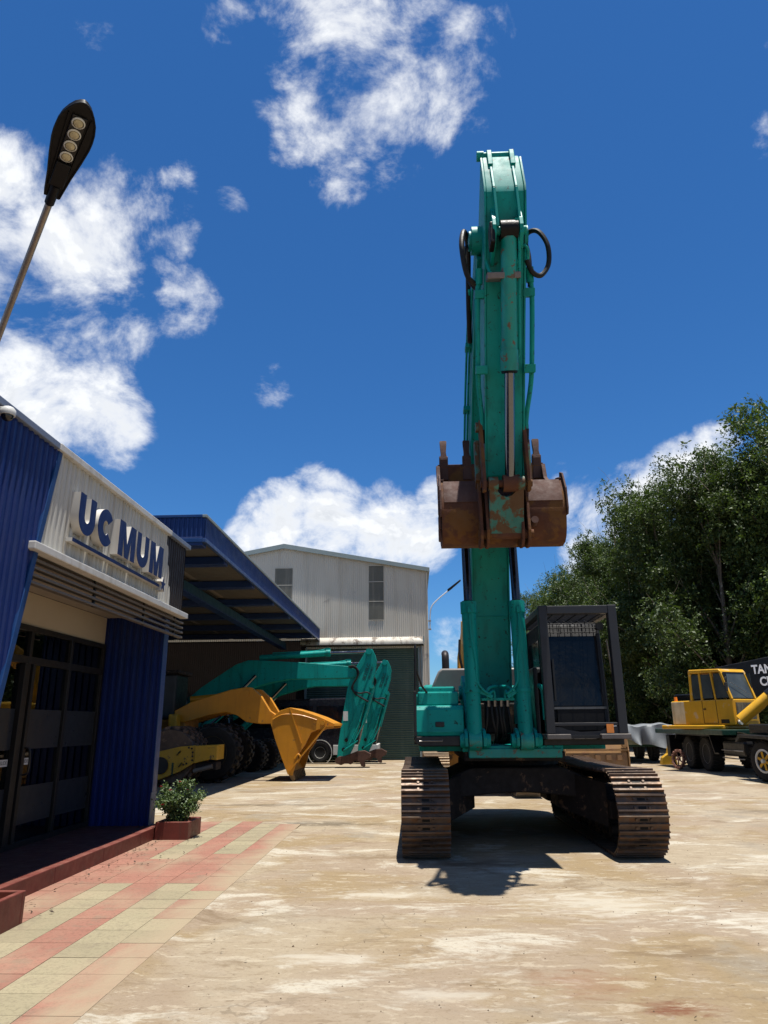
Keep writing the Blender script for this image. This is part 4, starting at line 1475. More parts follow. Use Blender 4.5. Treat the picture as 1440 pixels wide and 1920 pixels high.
# H link between the cylinder eye and the bucket
hl = MB()
hl.add([], [])
dl = (Vector((0, L_[0], L_[1])) - Vector((0, PR.y, PR.z)))
nl = Vector((0, dl.z, -dl.y)).normalized()
if nl.y > 0:
    nl = -nl
pl = [(-.205, 0), (-.205, .98), (.205, .98), (.205, 0), (.11, 0), (.105, .14), (.06, .22), (0, .25), (-.06, .22), (-.105, .14), (-.11, 0)]
def HL(u, v, h):
    p = Vector((XK + u, PR.y, PR.z)) + dl * v + nl * h
    return (p.x, p.y, p.z)
nn_ = len(pl)
hl.add([HL(u, v, .055) for u, v in pl] + [HL(u, v, -.03) for u, v in pl], [tuple(range(nn_)), tuple(range(2 * nn_ - 1, nn_ - 1, -1))] + [(i, (i + 1) % nn_, nn_ + (i + 1) % nn_, nn_ + i) for i in range(nn_)])
hlo = hl.build('bucket_link', TEAL_RUST, ex, smooth=0, bevel=.008)
for s in (-1, 1):
    MB().cyl((XK + s * .10, PR.y, PR.z), (XK + s * .215, PR.y, PR.z), .085, None, 18).build('link_eye', TEAL_RUST, hlo)
MB().cyl((XK - .31, PR.y, PR.z), (XK + .31, PR.y, PR.z), .045, None, 14).build('rod_pin', BUCKRUST, hlo)
LA = A(2.30, .06)
for s in (-1, 1):
    x = XK + s * .265
    MB().prism([(LA.y - .06, LA.z + .08), (LA.y + .07, LA.z + .05), (LA.y + .06, LA.z - .1), (PR.y + .075, PR.z + .02), (PR.y + .05, PR.z - .10), (PR.y - .06, PR.z - .11), (PR.y - .10, PR.z), (LA.y - .10, LA.z - .1)], 'x', x - .022, x + .022).build('idler_link', BUCKRUST, ex, smooth=0, bevel=.01)
    MB().cyl((x, LA.y, LA.z), (x + s * .06, LA.y, LA.z), .065, None, 14).build('idler_pin', TEAL_RUST, ex)
    MB().box(x + s * .05 - .03, x + s * .05 + .03, 8.28, 8.40, 4.42, 4.95).build('link_guard', TEAL_RUST, ex, smooth=0, bevel=.01)

# ------------- left toolbox, hood, rails
tb = MB().prism([(9.98, 1.40), (9.955, 1.46), (9.975, 1.74), (10.02, 1.80), (10.06, 1.80), (10.6, 1.80), (10.6, 1.40)], 'x', .005, .655).build('tool_box', TEAL, ex, smooth=25, bevel=.015)
MB().box(.04, .60, 10.10, 10.9, 1.802, 1.985).build('upper_box', TEAL, ex, smooth=0, bevel=.02)
MB().box(.06, .58, 10.5, 12.4, 1.987, 2.07).build('side_cover', TEAL, ex, smooth=0, bevel=.02)
MB().box(.0, .62, 10.9, 13.6, 1.28, 1.98).build('engine_side_panel', TEAL, ex, smooth=0, bevel=.03)
MB().prism([(-.02, 1.40), (.66, 1.40), (.66, 1.27), (.08, 1.27), (.0, 1.31), (-.02, 1.36)], 'y', 9.95, 10.6).build('lower_guard', BLACKP, ex, smooth=0, bevel=.015)
MB().tube([(.05, 9.94, 1.34), (.36, 9.935, 1.34), (.36, 9.935, 1.36)], .008, 6).build('guard_rail', STEEL, tb)
MB().box(.27, .39, 9.945, 9.99, 1.52, 1.585).build('handle_recess', BLACKP, tb, smooth=0, bevel=.008)
MB().prism([(.19, 1.475), (.49, 1.475), (.47, 1.45), (.21, 1.45)], 'y', 9.945, 9.97).build('crease', TEAL, tb, smooth=0)
MB().box(-.015, .02, 9.94, 10.62, 1.40, 1.99).build('edge_strip', BLACKP, ex, smooth=0, bevel=.005)
for s in (0,):
    MB().tube(catmull([(.0, 9.98, 1.30), (.01, 9.98, 1.9), (.02, 9.98, 2.45), (.02, 10.0, 2.62)], 5), .017, 8).build('handrail', BLACKP, ex)
    MB().tube([(.015, 9.98, 2.30), (.10, 10.06, 2.06), (.17, 10.10, 1.97)], .014, 8).build('handrail_brace', BLACKP, ex)
# engine hood at the back
MB().prism([(.30, 2.06), (.32, 2.22), (.40, 2.40), (.46, 2.45), (2.20, 2.45), (2.30, 2.36), (2.36, 2.06)], 'y', 12.2, 13.55).build('engine_hood', HOODGREY, ex, smooth=25, bevel=.03)
MB().box(.26, 2.40, 12.15, 13.6, 1.90, 2.06).build('hood_skirt', mat('dark_hood_skirt', (.07, .07, .07), .6, 0, .2, 3), ex, smooth=0, bevel=.02)
MB().prism([(.15, 13.4), (2.6, 13.4), (2.5, 14.1), (2.1, 14.45), (.65, 14.45), (.25, 14.1)], 'z', 1.20, 2.25).build('counterweight', TEAL, ex, smooth=25, bevel=.06)
MB().tube(catmull([(.56, 12.9, 2.4), (.56, 12.9, 2.66), (.56, 12.95, 2.74), (.56, 13.05, 2.77)], 6), .065, 14).build('exhaust', mat('sooty_exhaust', (.03, .025, .024), .5, .5, .2, 6), ex)
MB().box(.60, 1.70, 11.4, 12.2, 1.28, 1.86).build('engine_bay', UNDER, ex, smooth=0, bevel=.02)

# ------------- cab with its guard cage
cabx0, cabx1 = 1.80, 2.68
cab = MB()
cab.prism([(10.12, 1.36), (10.05, 1.62), (10.15, 2.72), (10.24, 2.90), (10.42, 2.94), (11.75, 2.94), (11.82, 2.70), (11.82, 1.36)], 'x', cabx0, cabx1 - .06)
cab_o = cab.build('cab', mat('matt_black', (.006, .006, .007), .6, 0, .2, 4, spec=.2), ex, smooth=20, bevel=.03)
MB().box(1.70, 2.76, 9.98, 11.9, 1.275, 1.355).build('cab_base', BLACKP, ex, smooth=0, bevel=.01)
# windscreen in two panes set in the front face
MB().add([(cabx0 + .06, 10.075, 1.78), (cabx1 - .14, 10.075, 1.78), (cabx1 - .16, 10.15, 2.72), (cabx0 + .06, 10.15, 2.72),
          (cabx0 + .06, 10.060, 1.78), (cabx1 - .14, 10.060, 1.78), (cabx1 - .16, 10.135, 2.72), (cabx0 + .06, 10.135, 2.72)],
         [(0, 1, 2, 3), (4, 5, 6, 7), (0, 1, 5, 4), (1, 2, 6, 5), (2, 3, 7, 6), (3, 0, 4, 7)]).build('windscreen', CABGLASS, cab_o, smooth=0)
MB().box(cabx0 + .12, cabx1 - .14, 10.03, 10.062, 1.46, 1.73).build('lower_windscreen', mat('matt_black', (0, 0, 0)), cab_o, smooth=0)
MB().box(cabx0 + .08, cabx1 - .10, 10.025, 10.065, 1.735, 1.765).build('screen_bar', mat('bar_grey', (.10, .10, .10), .4, .4, .1, 5), cab_o, smooth=0)
for x in (cabx0 + .03, cabx1 - .105):
    MB().bar((x, 10.05, 1.40), (x, 10.15, 2.76), .05, .05).build('screen_pillar', BLACKP, cab_o, smooth=0, bevel=.01)
MB().box(cabx0 - .006, cabx0 + .002, 10.45, 11.5, 1.85, 2.70).build('side_window', GLASS_DK, cab_o, smooth=0)
MB().box(cabx1 - .062, cabx1 - .055, 10.45, 11.5, 1.75, 2.70).build('side_window', GLASS_DK, cab_o, smooth=0)
MB().tube(catmull([(cabx1 - .02, 10.02, 2.66), (cabx1 + .0, 10.0, 2.3), (cabx1 + .03, 9.98, 1.9), (cabx1 + .03, 9.98, 1.56)], 5), .012, 8).build('grab_rail', mat('rail_tan', (.16, .13, .09), .5, .2, .2, 5), cab_o)
MB().box(cabx0 + .10, cabx0 + .125, 10.04, 10.058, 1.85, 2.40).build('wiper', BLACKP, cab_o, smooth=0)
# work light and mirror
MB().cyl((cabx1 - .10, 10.0, 2.84), (cabx1 - .10, 10.14, 2.84), .055, .045, 14).build('work_light', BLACKP, cab_o)
MB().box(1.735, 1.775, 9.98, 10.02, 2.10, 2.26).build('mirror', mat('mirror_back', (.20, .19, .175), .5, 0, .1, 5), ex, smooth=0, bevel=.01)
MB().tube([(1.76, 10.02, 2.12), (1.80, 10.15, 2.0)], .01, 6).build('mirror_arm', BLACKP, ex)
# cage
CX0, CX1, CY, CY2 = 1.70, 2.745, 9.70, 11.5
cage = MB().box(CX0, CX0 + .115, CY, CY + .115, 1.42, 3.09).build('cage_post', CAGEP, ex, smooth=0, bevel=.01)
MB().box(CX1 - .115, CX1, CY, CY + .115, 1.42, 3.09).build('cage_post', CAGEP, ex, smooth=0, bevel=.01)
MB().box(CX0 + .115, CX1 - .115, CY + .004, CY + .11, 2.975, 3.085).build('cage_beam', CAGEP, ex, smooth=0, bevel=.008)
for x in (CX0, CX1 - .10):
    MB().box(x + .003, x + .097, CY + .10, CY2, 2.985, 3.08).build('cage_roof_rail', CAGEP, ex, smooth=0, bevel=.008)
    MB().box(x + .003, x + .097, CY2, CY2 + .10, 1.42, 3.08).build('cage_post', CAGEP, ex, smooth=0, bevel=.01)
MB().box(CX0 + .10, CX1 - .10, CY2, CY2 + .09, 2.985, 3.08).build('cage_beam', CAGEP, ex, smooth=0, bevel=.008)
MB().box(CX0 + .10, CX1 - .10, CY + .02, CY + .07, 1.52, 1.56).build('cage_lower_bar', CAGEP, ex, smooth=0, bevel=.006)
MB().prism([(CX0 + .02, 1.52), (CX0 + .02, 1.40), (CX1 - .02, 1.40), (CX1 - .02, 1.52), (CX1 - .25, 1.50), (CX1 - .34, 1.455), (CX0 + .45, 1.445), (CX0 + .28, 1.47), (CX0 + .2, 1.50)], 'y', CY + .03, CY + .06).build('cage_apron', CAGEP, ex, smooth=0)
for x0_, x1_ in ((CX0 - .01, CX0 + .30), (CX1 - .36, CX1 + .02)):
    MB().box(x0_, x1_, CY - .05, CY + .28, 1.355, 1.418).build('cage_foot', mat('dusty_foot_plate', (.09, .08, .075), .6, .1, .2, 5, dust=((.32, .28, .24), .7)), ex, smooth=0, bevel=.008)
MB().box(CX0 + .30, CX1 - .36, CY + .0, CY + .28, 1.365, 1.40).build('foot_plate', BLACKP, ex, smooth=0)
MB().box(CX1 - .27, CX1 - .18, CY + .012, CY + .028, 1.43, 1.54).build('warning_label', mat('orange_label', (.60, .20, .04), .5, 0, .2, 12), ex, smooth=0)
for i in range(9):
    y = CY + .22 + i * .18
    MB().box(CX0 + .10, CX1 - .10, y, y + .012, 2.98, 3.05).build('roof_grille_bar', CAGEP, ex, smooth=0)
for i in range(5):
    x = CX0 + .2 + i * .16
    MB().box(x, x + .012, CY + .10, CY2, 2.965, 2.98).build('roof_grille_bar', CAGEP, ex, smooth=0)
for i in range(3):
    z = 2.76 + i * .06
    MB().tube([(cabx0 + .04, 10.02, z), (cabx1 - .14, 10.02, z)], .007, 6).build('visor_bar', mat('matt_black', (0, 0, 0)), cab_o)
for i in range(7):
    x = cabx0 + .14 + i * .10
    MB().tube([(x, 10.02, 2.74), (x, 10.02, 2.88), (x, 10.3, 2.96)], .006, 6).build('visor_bar', mat('matt_black', (0, 0, 0)), cab_o)
# teal grab beside the cab
MB().tube(catmull([(1.74, 9.98, 1.60), (1.735, 9.98, 1.92), (1.715, 9.98, 2.02), (1.69, 10.02, 2.05)], 5), .03, 10).build('step_rail', TEAL, ex)
MB().box(1.64, 1.70, 10.1, 11.3, 1.28, 2.3).build('cab_side_guard', BLACKP, ex, smooth=0, bevel=.02)

# ================================================================== MACHINES IN THE SHED


def tyre(mb_t, c, axis, R, W, lugs=22, depth=.05):
    """lugged tyre: carcass plus tread blocks"""
    c = Vector(c)
    ax_ = Vector(axis).normalized()
    r0 = R - depth
    mb_t.lathe(c, ax_, [(R * .56, -W * .42), (R * .70, -W * .50), (r0 * .93, -W * .48), (r0, -W * .36), (r0, W * .36), (r0 * .93, W * .48), (R * .70, W * .50), (R * .56, W * .42)], 36)
    a = ax_.orthogonal().normalized()
    b = ax_.cross(a)
    for i in range(lugs):
        for s in (-1, 1):
            th_ = 2 * pi * (i + (.25 if s > 0 else -.25)) / lugs
            rd = a * cos(th_) + b * sin(th_)
            p0 = c + rd * (R - depth * .55) + ax_ * (s * W * .06)
            th2 = th_ + s * 0.0 + .06
            rd2 = a * cos(th2) + b * sin(th2)
            p1 = c + rd2 * (R - depth * .62) + ax_ * (s * W * .46)
            mb_t.bar(p0, p1, 2 * pi * R / lugs * .52, depth * 1.1, rd)
    return mb_t


def wheel(root, c, axis, R, W, rim_mat, face=1, lugs=22, depth=.05, rim_parts=True):
    t_ = tyre(MB(), c, axis, R, W, lugs, depth).build('tyre', RUBBER, root, smooth=30)
    ax_ = Vector(axis).normalized() * face
    MB().lathe(c, ax_, [(R * .57, W * .40), (R * .55, W * .44), (R * .50, W * .36), (R * .44, W * .20), (R * .22, W * .16), (R * .20, W * .34), (R * .05, W * .36)], 28).build('rim', rim_mat, t_)
    return t_


# ---------------------------------------------------------------- orange wheel loader
wl_ = thing('wheel_loader', 'orange wheel loader with its big bucket tipped down onto the yard', 'wheel loader', (-7, 22.3, 0))
arm_side = [(-7.2, 1.70), (-7.25, 2.0), (-6.75, 2.26), (-5.6, 2.60), (-5.10, 2.68), (-4.92, 2.66), (-4.62, 2.40), (-4.34, 1.98), (-4.18, 1.88), (-4.05, 1.78), (-4.10, 1.60), (-4.30, 1.60), (-4.62, 1.60), (-5.05, 1.66), (-5.35, 1.86), (-5.70, 1.95), (-6.2, 1.86), (-6.9, 1.66)]
for y in (21.95, 23.35):
    MB().prism(arm_side, 'y', y, y + .20).build('lift_arm', ORANGE, wl_, smooth=15, bevel=.02)
MB().cyl((-6.0, 22.0, 2.15), (-6.0, 23.5, 2.15), .14, None, 16).build('cross_tube', ORANGE, wl_)
for y in (21.94, 23.56):
    MB().cyl((-5.08, y - .03, 2.50), (-5.08, y + .03, 2.50), .09, None, 16).build('pin_boss', ORANGE, wl_)
MB().cyl((-7.0, 22.7, 2.35), (-6.1, 22.7, 2.42), .10, None, 16).build('tilt_cylinder', ORANGE, wl_)
MB().cyl((-6.1, 22.7, 2.42), (-5.0, 22.7, 2.5), .05, None, 14).build('tilt_rod', CHROME, wl_)
for y in (22.25, 23.25):
    MB().cyl((-7.3, y, .9), (-6.55, y, 1.35), .07, None, 14).build('lift_cylinder', YELLOW, wl_)
    MB().cyl((-6.55, y, 1.35), (-5.9, y, 1.85), .035, None, 12).build('lift_rod', CHROME, wl_)
bs = [(-4.27, 1.62), (-4.22, 1.80), (-3.98, 1.98), (-3.70, 2.06), (-3.30, 1.95), (-2.85, 1.80), (-2.36, 1.58), (-2.42, 1.46), (-2.85, 1.43), (-3.06, 1.34), (-3.22, 1.02), (-3.42, .74), (-3.50, .42), (-3.58, .16), (-3.72, .20), (-3.90, .62), (-4.12, 1.16)]
bY0, bY1 = 21.75, 23.95
lb = MB().prism([(-3.58, .20), (-3.70, .20), (-3.90, .62), (-4.12, 1.16), (-4.27, 1.62), (-4.22, 1.80), (-3.98, 1.98), (-3.70, 2.06), (-3.30, 1.95), (-2.85, 1.80), (-2.42, 1.60), (-2.40, 1.53), (-2.85, 1.73), (-3.30, 1.88), (-3.70, 1.98), (-3.95, 1.91), (-4.15, 1.76), (-4.19, 1.62), (-4.05, 1.18), (-3.83, .64)], 'y', bY0, bY1).build('bucket', ORANGE, wl_, smooth=25)
for y in (bY0 - .04, bY1):
    MB().prism(bs, 'y', y, y + .04).build('bucket_side', ORANGE, lb, smooth=0, bevel=.008)
# edge bars standing out on the side plate
ed = MB()
for a, b in zip([(-3.66, .30), (-2.62, 1.52)], [(-2.62, 1.52), (-2.40, 1.52)]):
    ed.bar((a[0], bY0 - .06, a[1]), (b[0], bY0 - .06, b[1]), .04, .06, (0, 1, 0))
ed.build('edge_bar', ORANGE, lb, smooth=0)
MB().bar((-3.70, bY0 - .055, 2.03), (-3.34, bY0 - .055, 1.05), .03, .03, (0, 1, 0)).build('side_rib', ORANGE, lb, smooth=0)
MB().tube(catmull([(-4.2, bY0 - .05, 1.72), (-3.9, bY0 - .05, 1.86), (-3.4, bY0 - .05, 1.84), (-2.9, bY0 - .05, 1.70)], 5), .018, 6).build('weld_bead', ORANGE, lb)
MB().cyl((-2.72, bY0 - .09, 1.62), (-2.72, bY0 - .02, 1.62), .07, None, 14).build('lifting_eye', ORANGE, lb)
MB().tube(catmull([(-3.52, bY0 - .05, .62), (-3.42, bY0 - .07, .74), (-3.36, bY0 - .07, .66), (-3.44, bY0 - .05, .52)], 5), .03, 8).build('lifting_hook', ORANGE, lb)
for k in range(8):
    y = bY0 + .06 + k * .29
    MB().prism([(-3.74, .26), (-3.56, .26), (-3.50, .05), (-3.53, .0), (-3.60, .02)], 'y', y - .05, y + .05).build('tooth', mat('worn_tooth', (.20, .12, .05), .6, .3, .2, 6), lb, smooth=0, bevel=.008)
for (x, y) in ((-5.85, 21.45), (-6.05, 23.9), (-9.1, 21.45), (-9.1, 23.9)):
    wheel(wl_, (x, y, .82), (0, -1, 0), .82, .58, mat('dark_rim', (.05, .04, .02), .6, 0, .2, 5), 1, 20, .06)
MB().box(-9.9, -6.9, 22.0, 23.4, .75, 1.75).build('body', mat('dark_orange_body', (.30, .13, .015), .5, 0, .2, 3), wl_, smooth=0, bevel=.06)
MB().box(-8.6, -7.3, 22.1, 23.3, 1.75, 3.1).build('cab', BLACKP, wl_, smooth=0, bevel=.06)
MB().box(-8.7, -7.2, 22.0, 23.4, 3.1, 3.22).build('cab_roof', UNDER, wl_, smooth=0, bevel=.04)
MB().box(-6.9, -5.5, 22.3, 23.1, .62, 1.0).build('front_frame', UNDER, wl_, smooth=0, bevel=.04)
MB().box(-7.30, -7.05, 21.6, 22.2, 1.2, 1.9).build('fender', YELLOW, wl_, smooth=0, bevel=.03)

# ---------------------------------------------------------------- yellow padfoot roller
rl = thing('padfoot_roller', 'scuffed yellow roller with a studded drum beside the blue end wall', 'roller', (-6.6, 20.4, 0))
dr = MB().lathe((-6.66, 20.75, .78), (0, 1, 0), [(.45, -.72), (.68, -.72), (.70, -.70), (.70, .95), (.68, .97), (.45, .97)], 40).build('drum', mat('brown_drum_steel', (.10, .065, .045), .6, .4, .3, 4, spot=((.2, .13, .08), .3, 6)), rl)
pads = MB()
for k in range(8):
    y = 20.15 + k * .2
    for i in range(18):
        a = 2 * pi * (i + (.5 if k % 2 else 0)) / 18
        rd = Vector((cos(a), 0, sin(a)))
        c = Vector((-6.66, y, .78))
        pads.bar(c + rd * .69, c + rd * .78, .13, .12, (0, 1, 0))
po = pads.build('drum_pads', mat('pad_steel', (.13, .085, .06), .55, .45, .3, 5), dr, smooth=0)
po['kind'] = 'stuff'
fr_p = [(-7.6, .02), (-7.6, .72), (-6.95, .90), (-6.35, 1.03), (-5.93, 1.06), (-5.93, .62), (-6.30, .40), (-6.95, .16)]
sp_ = MB().prism(fr_p, 'y', 19.90, 19.98).build('side_frame', YELLOW, rl, smooth=0, bevel=.01)
MB().prism(fr_p, 'y', 21.78, 21.86).build('side_frame', YELLOW, rl, smooth=0, bevel=.01)
MB().prism([(-5.93, 1.05), (-5.32, 1.07), (-5.32, .68), (-5.50, .70), (-5.93, .60)], 'y', 19.86, 20.6).build('bumper', YELLOW, rl, smooth=0, bevel=.015)
MB().box(-5.92, -5.36, 20.0, 20.5, .42, .62).build('bumper_block', UNDER, rl, smooth=0, bevel=.02)
MB().cyl((-5.95, 19.95, .40), (-5.45, 19.95, .52), .06, None, 14).build('step_bar', mat('dull_step', (.14, .12, .10), .6, .2, .2, 5), rl)
for (x, z) in ((-6.02, .98), (-5.99, .88), (-5.99, .78), (-5.99, .68), (-6.14, .60), (-6.22, .57), (-6.10, 1.0)):
    MB().cyl((x, 19.88, z), (x, 19.905, z), .026, None, 8).build('bolt', BLACKP, sp_)
for (x, z, a) in ((-6.36, .86, .25), (-6.30, .56, -.1)):
    MB().bar((x - .05, 19.893, z - .05), (x + .04, 19.893, z + .06), .015, .09, (0, 1, 0)).build('slot', BLACKP, sp_, smooth=0)
MB().box(-6.53, -6.49, 19.885, 19.899, .30, .62).build('slot', DKGREEN, sp_, smooth=0)
MB().cyl((-6.85, 19.86, .55), (-6.85, 19.91, .55), .22, None, 24).build('hub_plate', BLACKP, sp_)
MB().box(-10.2, -7.6, 20.0, 21.8, .6, 1.9).build('rear_body', mat('dark_yellow_body', (.35, .20, .02), .5, 0, .2, 3), rl, smooth=0, bevel=.05)

# ---------------------------------------------------------------- two parked teal excavators
def parked_excavator(label):
    Y = 28.4
    root = thing('parked_excavator', label, 'excavator', (-9.5, Y, 0), 'teal excavators parked in the shed')
    bm_ = [(-9.6, 1.75), (-9.3, 2.15), (-8.3, 3.00), (-7.0, 3.85), (-6.5, 4.02), (-5.9, 4.00), (-4.3, 3.90), (-2.55, 3.74), (-2.30, 3.62), (-2.24, 3.45), (-2.38, 3.30), (-3.0, 3.28), (-4.9, 3.27), (-5.6, 3.15), (-6.5, 2.90), (-7.2, 2.55), (-8.4, 1.95), (-9.2, 1.45)]
    b_ = MB().prism(bm_, 'y', Y - .26, Y + .26).build('boom', TEAL, root, smooth=18, bevel=.012)
    for y in (Y - .285, Y + .26):
        MB().prism([(x, z - .02) for x, z in bm_[3:9]] + [(x, z + .02) for x, z in bm_[9:15]], 'y', y, y + .025).build('boom_plate', TEAL, b_, smooth=18)
    MB().cyl((-6.15, Y - .33, 3.42), (-6.15, Y + .33, 3.42), .10, None, 16).build('boom_boss', TEAL, b_)
    am = [(-1.92, 4.25), (-1.78, 4.42), (-1.62, 4.38), (-1.52, 4.18), (-1.46, 3.95), (-1.50, 3.55), (-1.68, 2.95), (-1.98, 2.1), (-2.34, .78), (-2.60, .30), (-2.98, .28), (-2.94, .8), (-2.72, 2.2), (-2.60, 2.9), (-2.42, 3.45), (-2.25, 3.72)]
    a_ = MB().prism(am, 'y', Y - .20, Y + .20).build('arm', TEAL, root, smooth=15, bevel=.012)
    for x, z, r in ((-1.76, 4.30, .12), (-2.30, 3.50, .16), (-1.66, 2.98, .09)):
        MB().cyl((x, Y - .27, z), (x, Y + .27, z), r, None, 18).build('pin_boss', TEAL, a_)
    # lettered panel down the arm
    place_text('arm_lettering', 'SK210LC', .17, (-1.86, Y - .203, 3.52), Vector((.30, 0, .95)), Vector((-.95, 0, .30)), DECAL, a_, .001, .006)
    place_text('arm_lettering', 'SK-210LC', .12, (-1.68, Y - .203, 3.50), Vector((.30, 0, .95)), Vector((-.95, 0, .30)), DECAL, a_, .001, .003)
    lab = MB().box(-2.75, -2.57, Y - .206, Y - .201, 1.70, 2.05).build('white_label', PLASTICW, a_, smooth=0)
    # arm cylinder along the top
    c0, c1, c2 = Vector((-6.1, Y, 4.12)), Vector((-3.35, Y, 4.28)), Vector((-1.78, Y, 4.30))
    cy_ = MB().cyl(c0, c1, .115, None, 20).build('arm_cylinder', TEAL, root)
    MB().cyl(c1 - Vector((.12, 0, .0)), c1 + Vector((.06, 0, 0)), .14, None, 20).build('gland', TEAL, cy_)
    MB().cyl(c1, c2, .062, None, 16).build('rod', CHROME, cy_)
    MB().tube(catmull([(-3.4, Y, 4.45), (-3.9, Y, 4.36), (-4.6, Y, 4.34), (-5.6, Y, 4.30)], 5), .025, 8).build('pipe', TEAL, cy_)
    MB().box(-3.5, -3.3, Y - .06, Y + .06, 4.38, 4.48).build('port', TEAL, cy_, smooth=0)
    # bucket cylinder down the outside of the arm
    d0, d1, d2 = Vector((-1.62, Y, 2.98)), Vector((-2.02, Y, 1.55)), Vector((-2.20, Y, .85))
    dy_ = MB().cyl(d0, d1, .095, None, 18).build('bucket_cylinder', TEAL, root)
    MB().cyl(d1, d2, .052, None, 14).build('rod', STEEL, dy_)
    for y in (Y - .25, Y + .25):
        MB().bar((-2.72, y, .62), (-2.18, y, .98), .05, .14, (0, 1, 0)).build('idler_link', TEAL, root, smooth=0, bevel=.01)
    # rusty coupler at the foot of the arm
    MB().prism([(-3.04, .30), (-2.98, .16), (-2.82, .10), (-2.62, .18), (-2.45, .12), (-2.30, .26), (-2.12, .22), (-2.06, .06), (-1.92, .04), (-1.94, .26), (-1.74, .36), (-1.70, .50), (-1.92, .62), (-2.20, .60), (-2.42, .52), (-2.70, .42), (-2.90, .42)], 'y', Y - .22, Y + .22).build('coupler', mat('rusty_coupler', (.07, .035, .025), .7, .3, .3, 5), root, smooth=15, bevel=.015)
    for (x, z) in ((-2.92, .26), (-2.35, .42)):
        MB().cyl((x, Y - .26, z), (x, Y + .26, z), .12, None, 18).build('coupler_pin', mat('rusty_coupler', (0, 0, 0)), root)
    # boom cylinders
    for y in (Y - .38, Y + .38):
        MB().cyl((-8.3, y, 1.35), (-7.1, y, 2.45), .10, None, 16).build('boom_cylinder', TEAL, root)
        MB().cyl((-7.1, y, 2.45), (-6.15, y, 3.42), .055, None, 14).build('boom_rod', CHROME, root)
    # hoses at the elbow
    MB().tube(catmull([(-2.55, Y - .30, 3.72), (-2.30, Y - .34, 3.72), (-2.15, Y - .34, 3.45), (-2.38, Y - .32, 3.0), (-2.30, Y - .28, 2.72), (-2.0, Y - .27, 2.52), (-1.78, Y - .26, 2.40)], 6), .032, 8).build('hose', HOSE, root)
    MB().tube(catmull([(-2.5, Y - .30, 3.70), (-2.25, Y - .32, 3.62), (-2.22, Y - .33, 3.3), (-2.42, Y - .32, 2.9), (-2.15, Y - .27, 2.72), (-1.85, Y - .26, 2.75), (-1.70, Y - .26, 2.68)], 6), .028, 8).build('hose', HOSE, root)
    MB().tube([(-1.75, Y - .24, 2.4), (-2.02, Y - .24, 1.5), (-2.3, Y - .24, .95)], .025, 8).build('arm_pipe', TEAL, root)
    MB().tube([(-1.88, Y - .24, 2.5), (-2.16, Y - .24, 1.55), (-2.5, Y - .24, .85)], .02, 8).build('arm_pipe', TEAL, root)
    MB().bar((-1.62, Y - .212, 3.86), (-2.62, Y - .212, 1.1), .02, .03, (0, 1, 0)).build('arm_rib', TEAL, a_, smooth=0)
    MB().bar((-2.30, Y - .212, 3.30), (-1.75, Y - .212, 4.20), .02, .03, (0, 1, 0)).build('arm_rib', TEAL, a_, smooth=0)
    for (x, z) in ((-2.72, .66), (-2.2, .96), (-2.62, 1.0)):
        MB().cyl((x, Y - .30, z), (x, Y - .24, z), .07, None, 12).build('link_pin', GREASE, root)
    for k in range(3):
        MB().box(-1.86 - k * .28, -1.80 - k * .28, Y - .27, Y - .2, 2.28 - k * .62, 2.36 - k * .62).build('pipe_clamp', TEAL, root, smooth=0)
    # machine itself, deep in the shade
    MB().prism([(-12.4, 1.1), (-8.2, 1.1), (-8.2, 1.5), (-9.4, 2.0), (-11.0, 2.3), (-12.3, 2.2)], 'y', Y - 1.2, Y + 1.2).build('house', TEAL, root, smooth=0, bevel=.06)
    MB().prism([(-9.7, 1.5), (-8.35, 1.5), (-8.5, 2.5), (-8.8, 2.95), (-9.7, 2.95)], 'y', Y - 1.2, Y - .45).build('cab', GLASS_DK, root, smooth=0, bevel=.05)
    for y in (Y - 1.25, Y + .75):
        n_ = 10
        pts = [(-8.0 + .45 * cos(a), .48 + .45 * sin(a)) for a in [-pi / 2 + pi * k / n_ for k in range(n_ + 1)]] + [(-11.6 - .45 * cos(a), .48 - .45 * sin(a)) for a in [-pi / 2 + pi * k / n_ for k in range(n_ + 1)]]
        MB().prism(pts, 'y', y, y + .5).build('track', UNDER, root, smooth=25)
    return root


px1 = parked_excavator('nearer of two teal excavators parked in the shed, bucket coupler touching the yard')
px2 = copy_tree(px1)
px2.location = (-8.65, 31.2, 0)
px2.scale = (.955, .955, .955)
px2['label'] = 'farther teal excavator behind its twin, arm against the green roller door'

# ---------------------------------------------------------------- small bus in front of the roller door
bus = thing('parked_bus', 'white and dark bus parked in the shade by the green roller door', 'bus', (-3.4, 33, 0))
MB().prism([(-7.6, .35), (-7.6, 2.6), (-2.6, 2.7), (-2.0, 2.3), (-1.72, 1.2), (-1.68, .35)], 'y', 32.1, 33.7).build('body', mat('bus_dark', (.010, .010, .016), .25, 0, .1, 2), bus, smooth=0, bevel=.06)
MB().box(-3.55, -1.62, 32.05, 32.098, .32, .72).build('lower_panel', mat('bus_white', (.52, .52, .50), .4, 0, .05, 2), bus, smooth=0, bevel=.01)
MB().box(-7.6, -4.75, 32.05, 32.098, .32, .72).build('lower_panel', mat('bus_white', (.5, .5, .5)), bus, smooth=0, bevel=.01)
MB().box(-1.70, -1.60, 32.1, 33.7, .30, .75).build('front_bumper', mat('bus_white', (.5, .5, .5)), bus, smooth=0, bevel=.03)
wheel(bus, (-4.12, 32.2, .42), (0, -1, 0), .42, .26, RIMWH, 1, 30, .012)
wheel(bus, (-6.9, 32.2, .42), (0, -1, 0), .42, .26, RIMWH, 1, 30, .012)
MB().lathe((-4.12, 32.06, .42), (0, 1, 0), [(.50, 0), (.53, .0), (.53, .02), (.50, .02), (.50, 0)], 30).build('wheel_arch', RIMWH, bus)
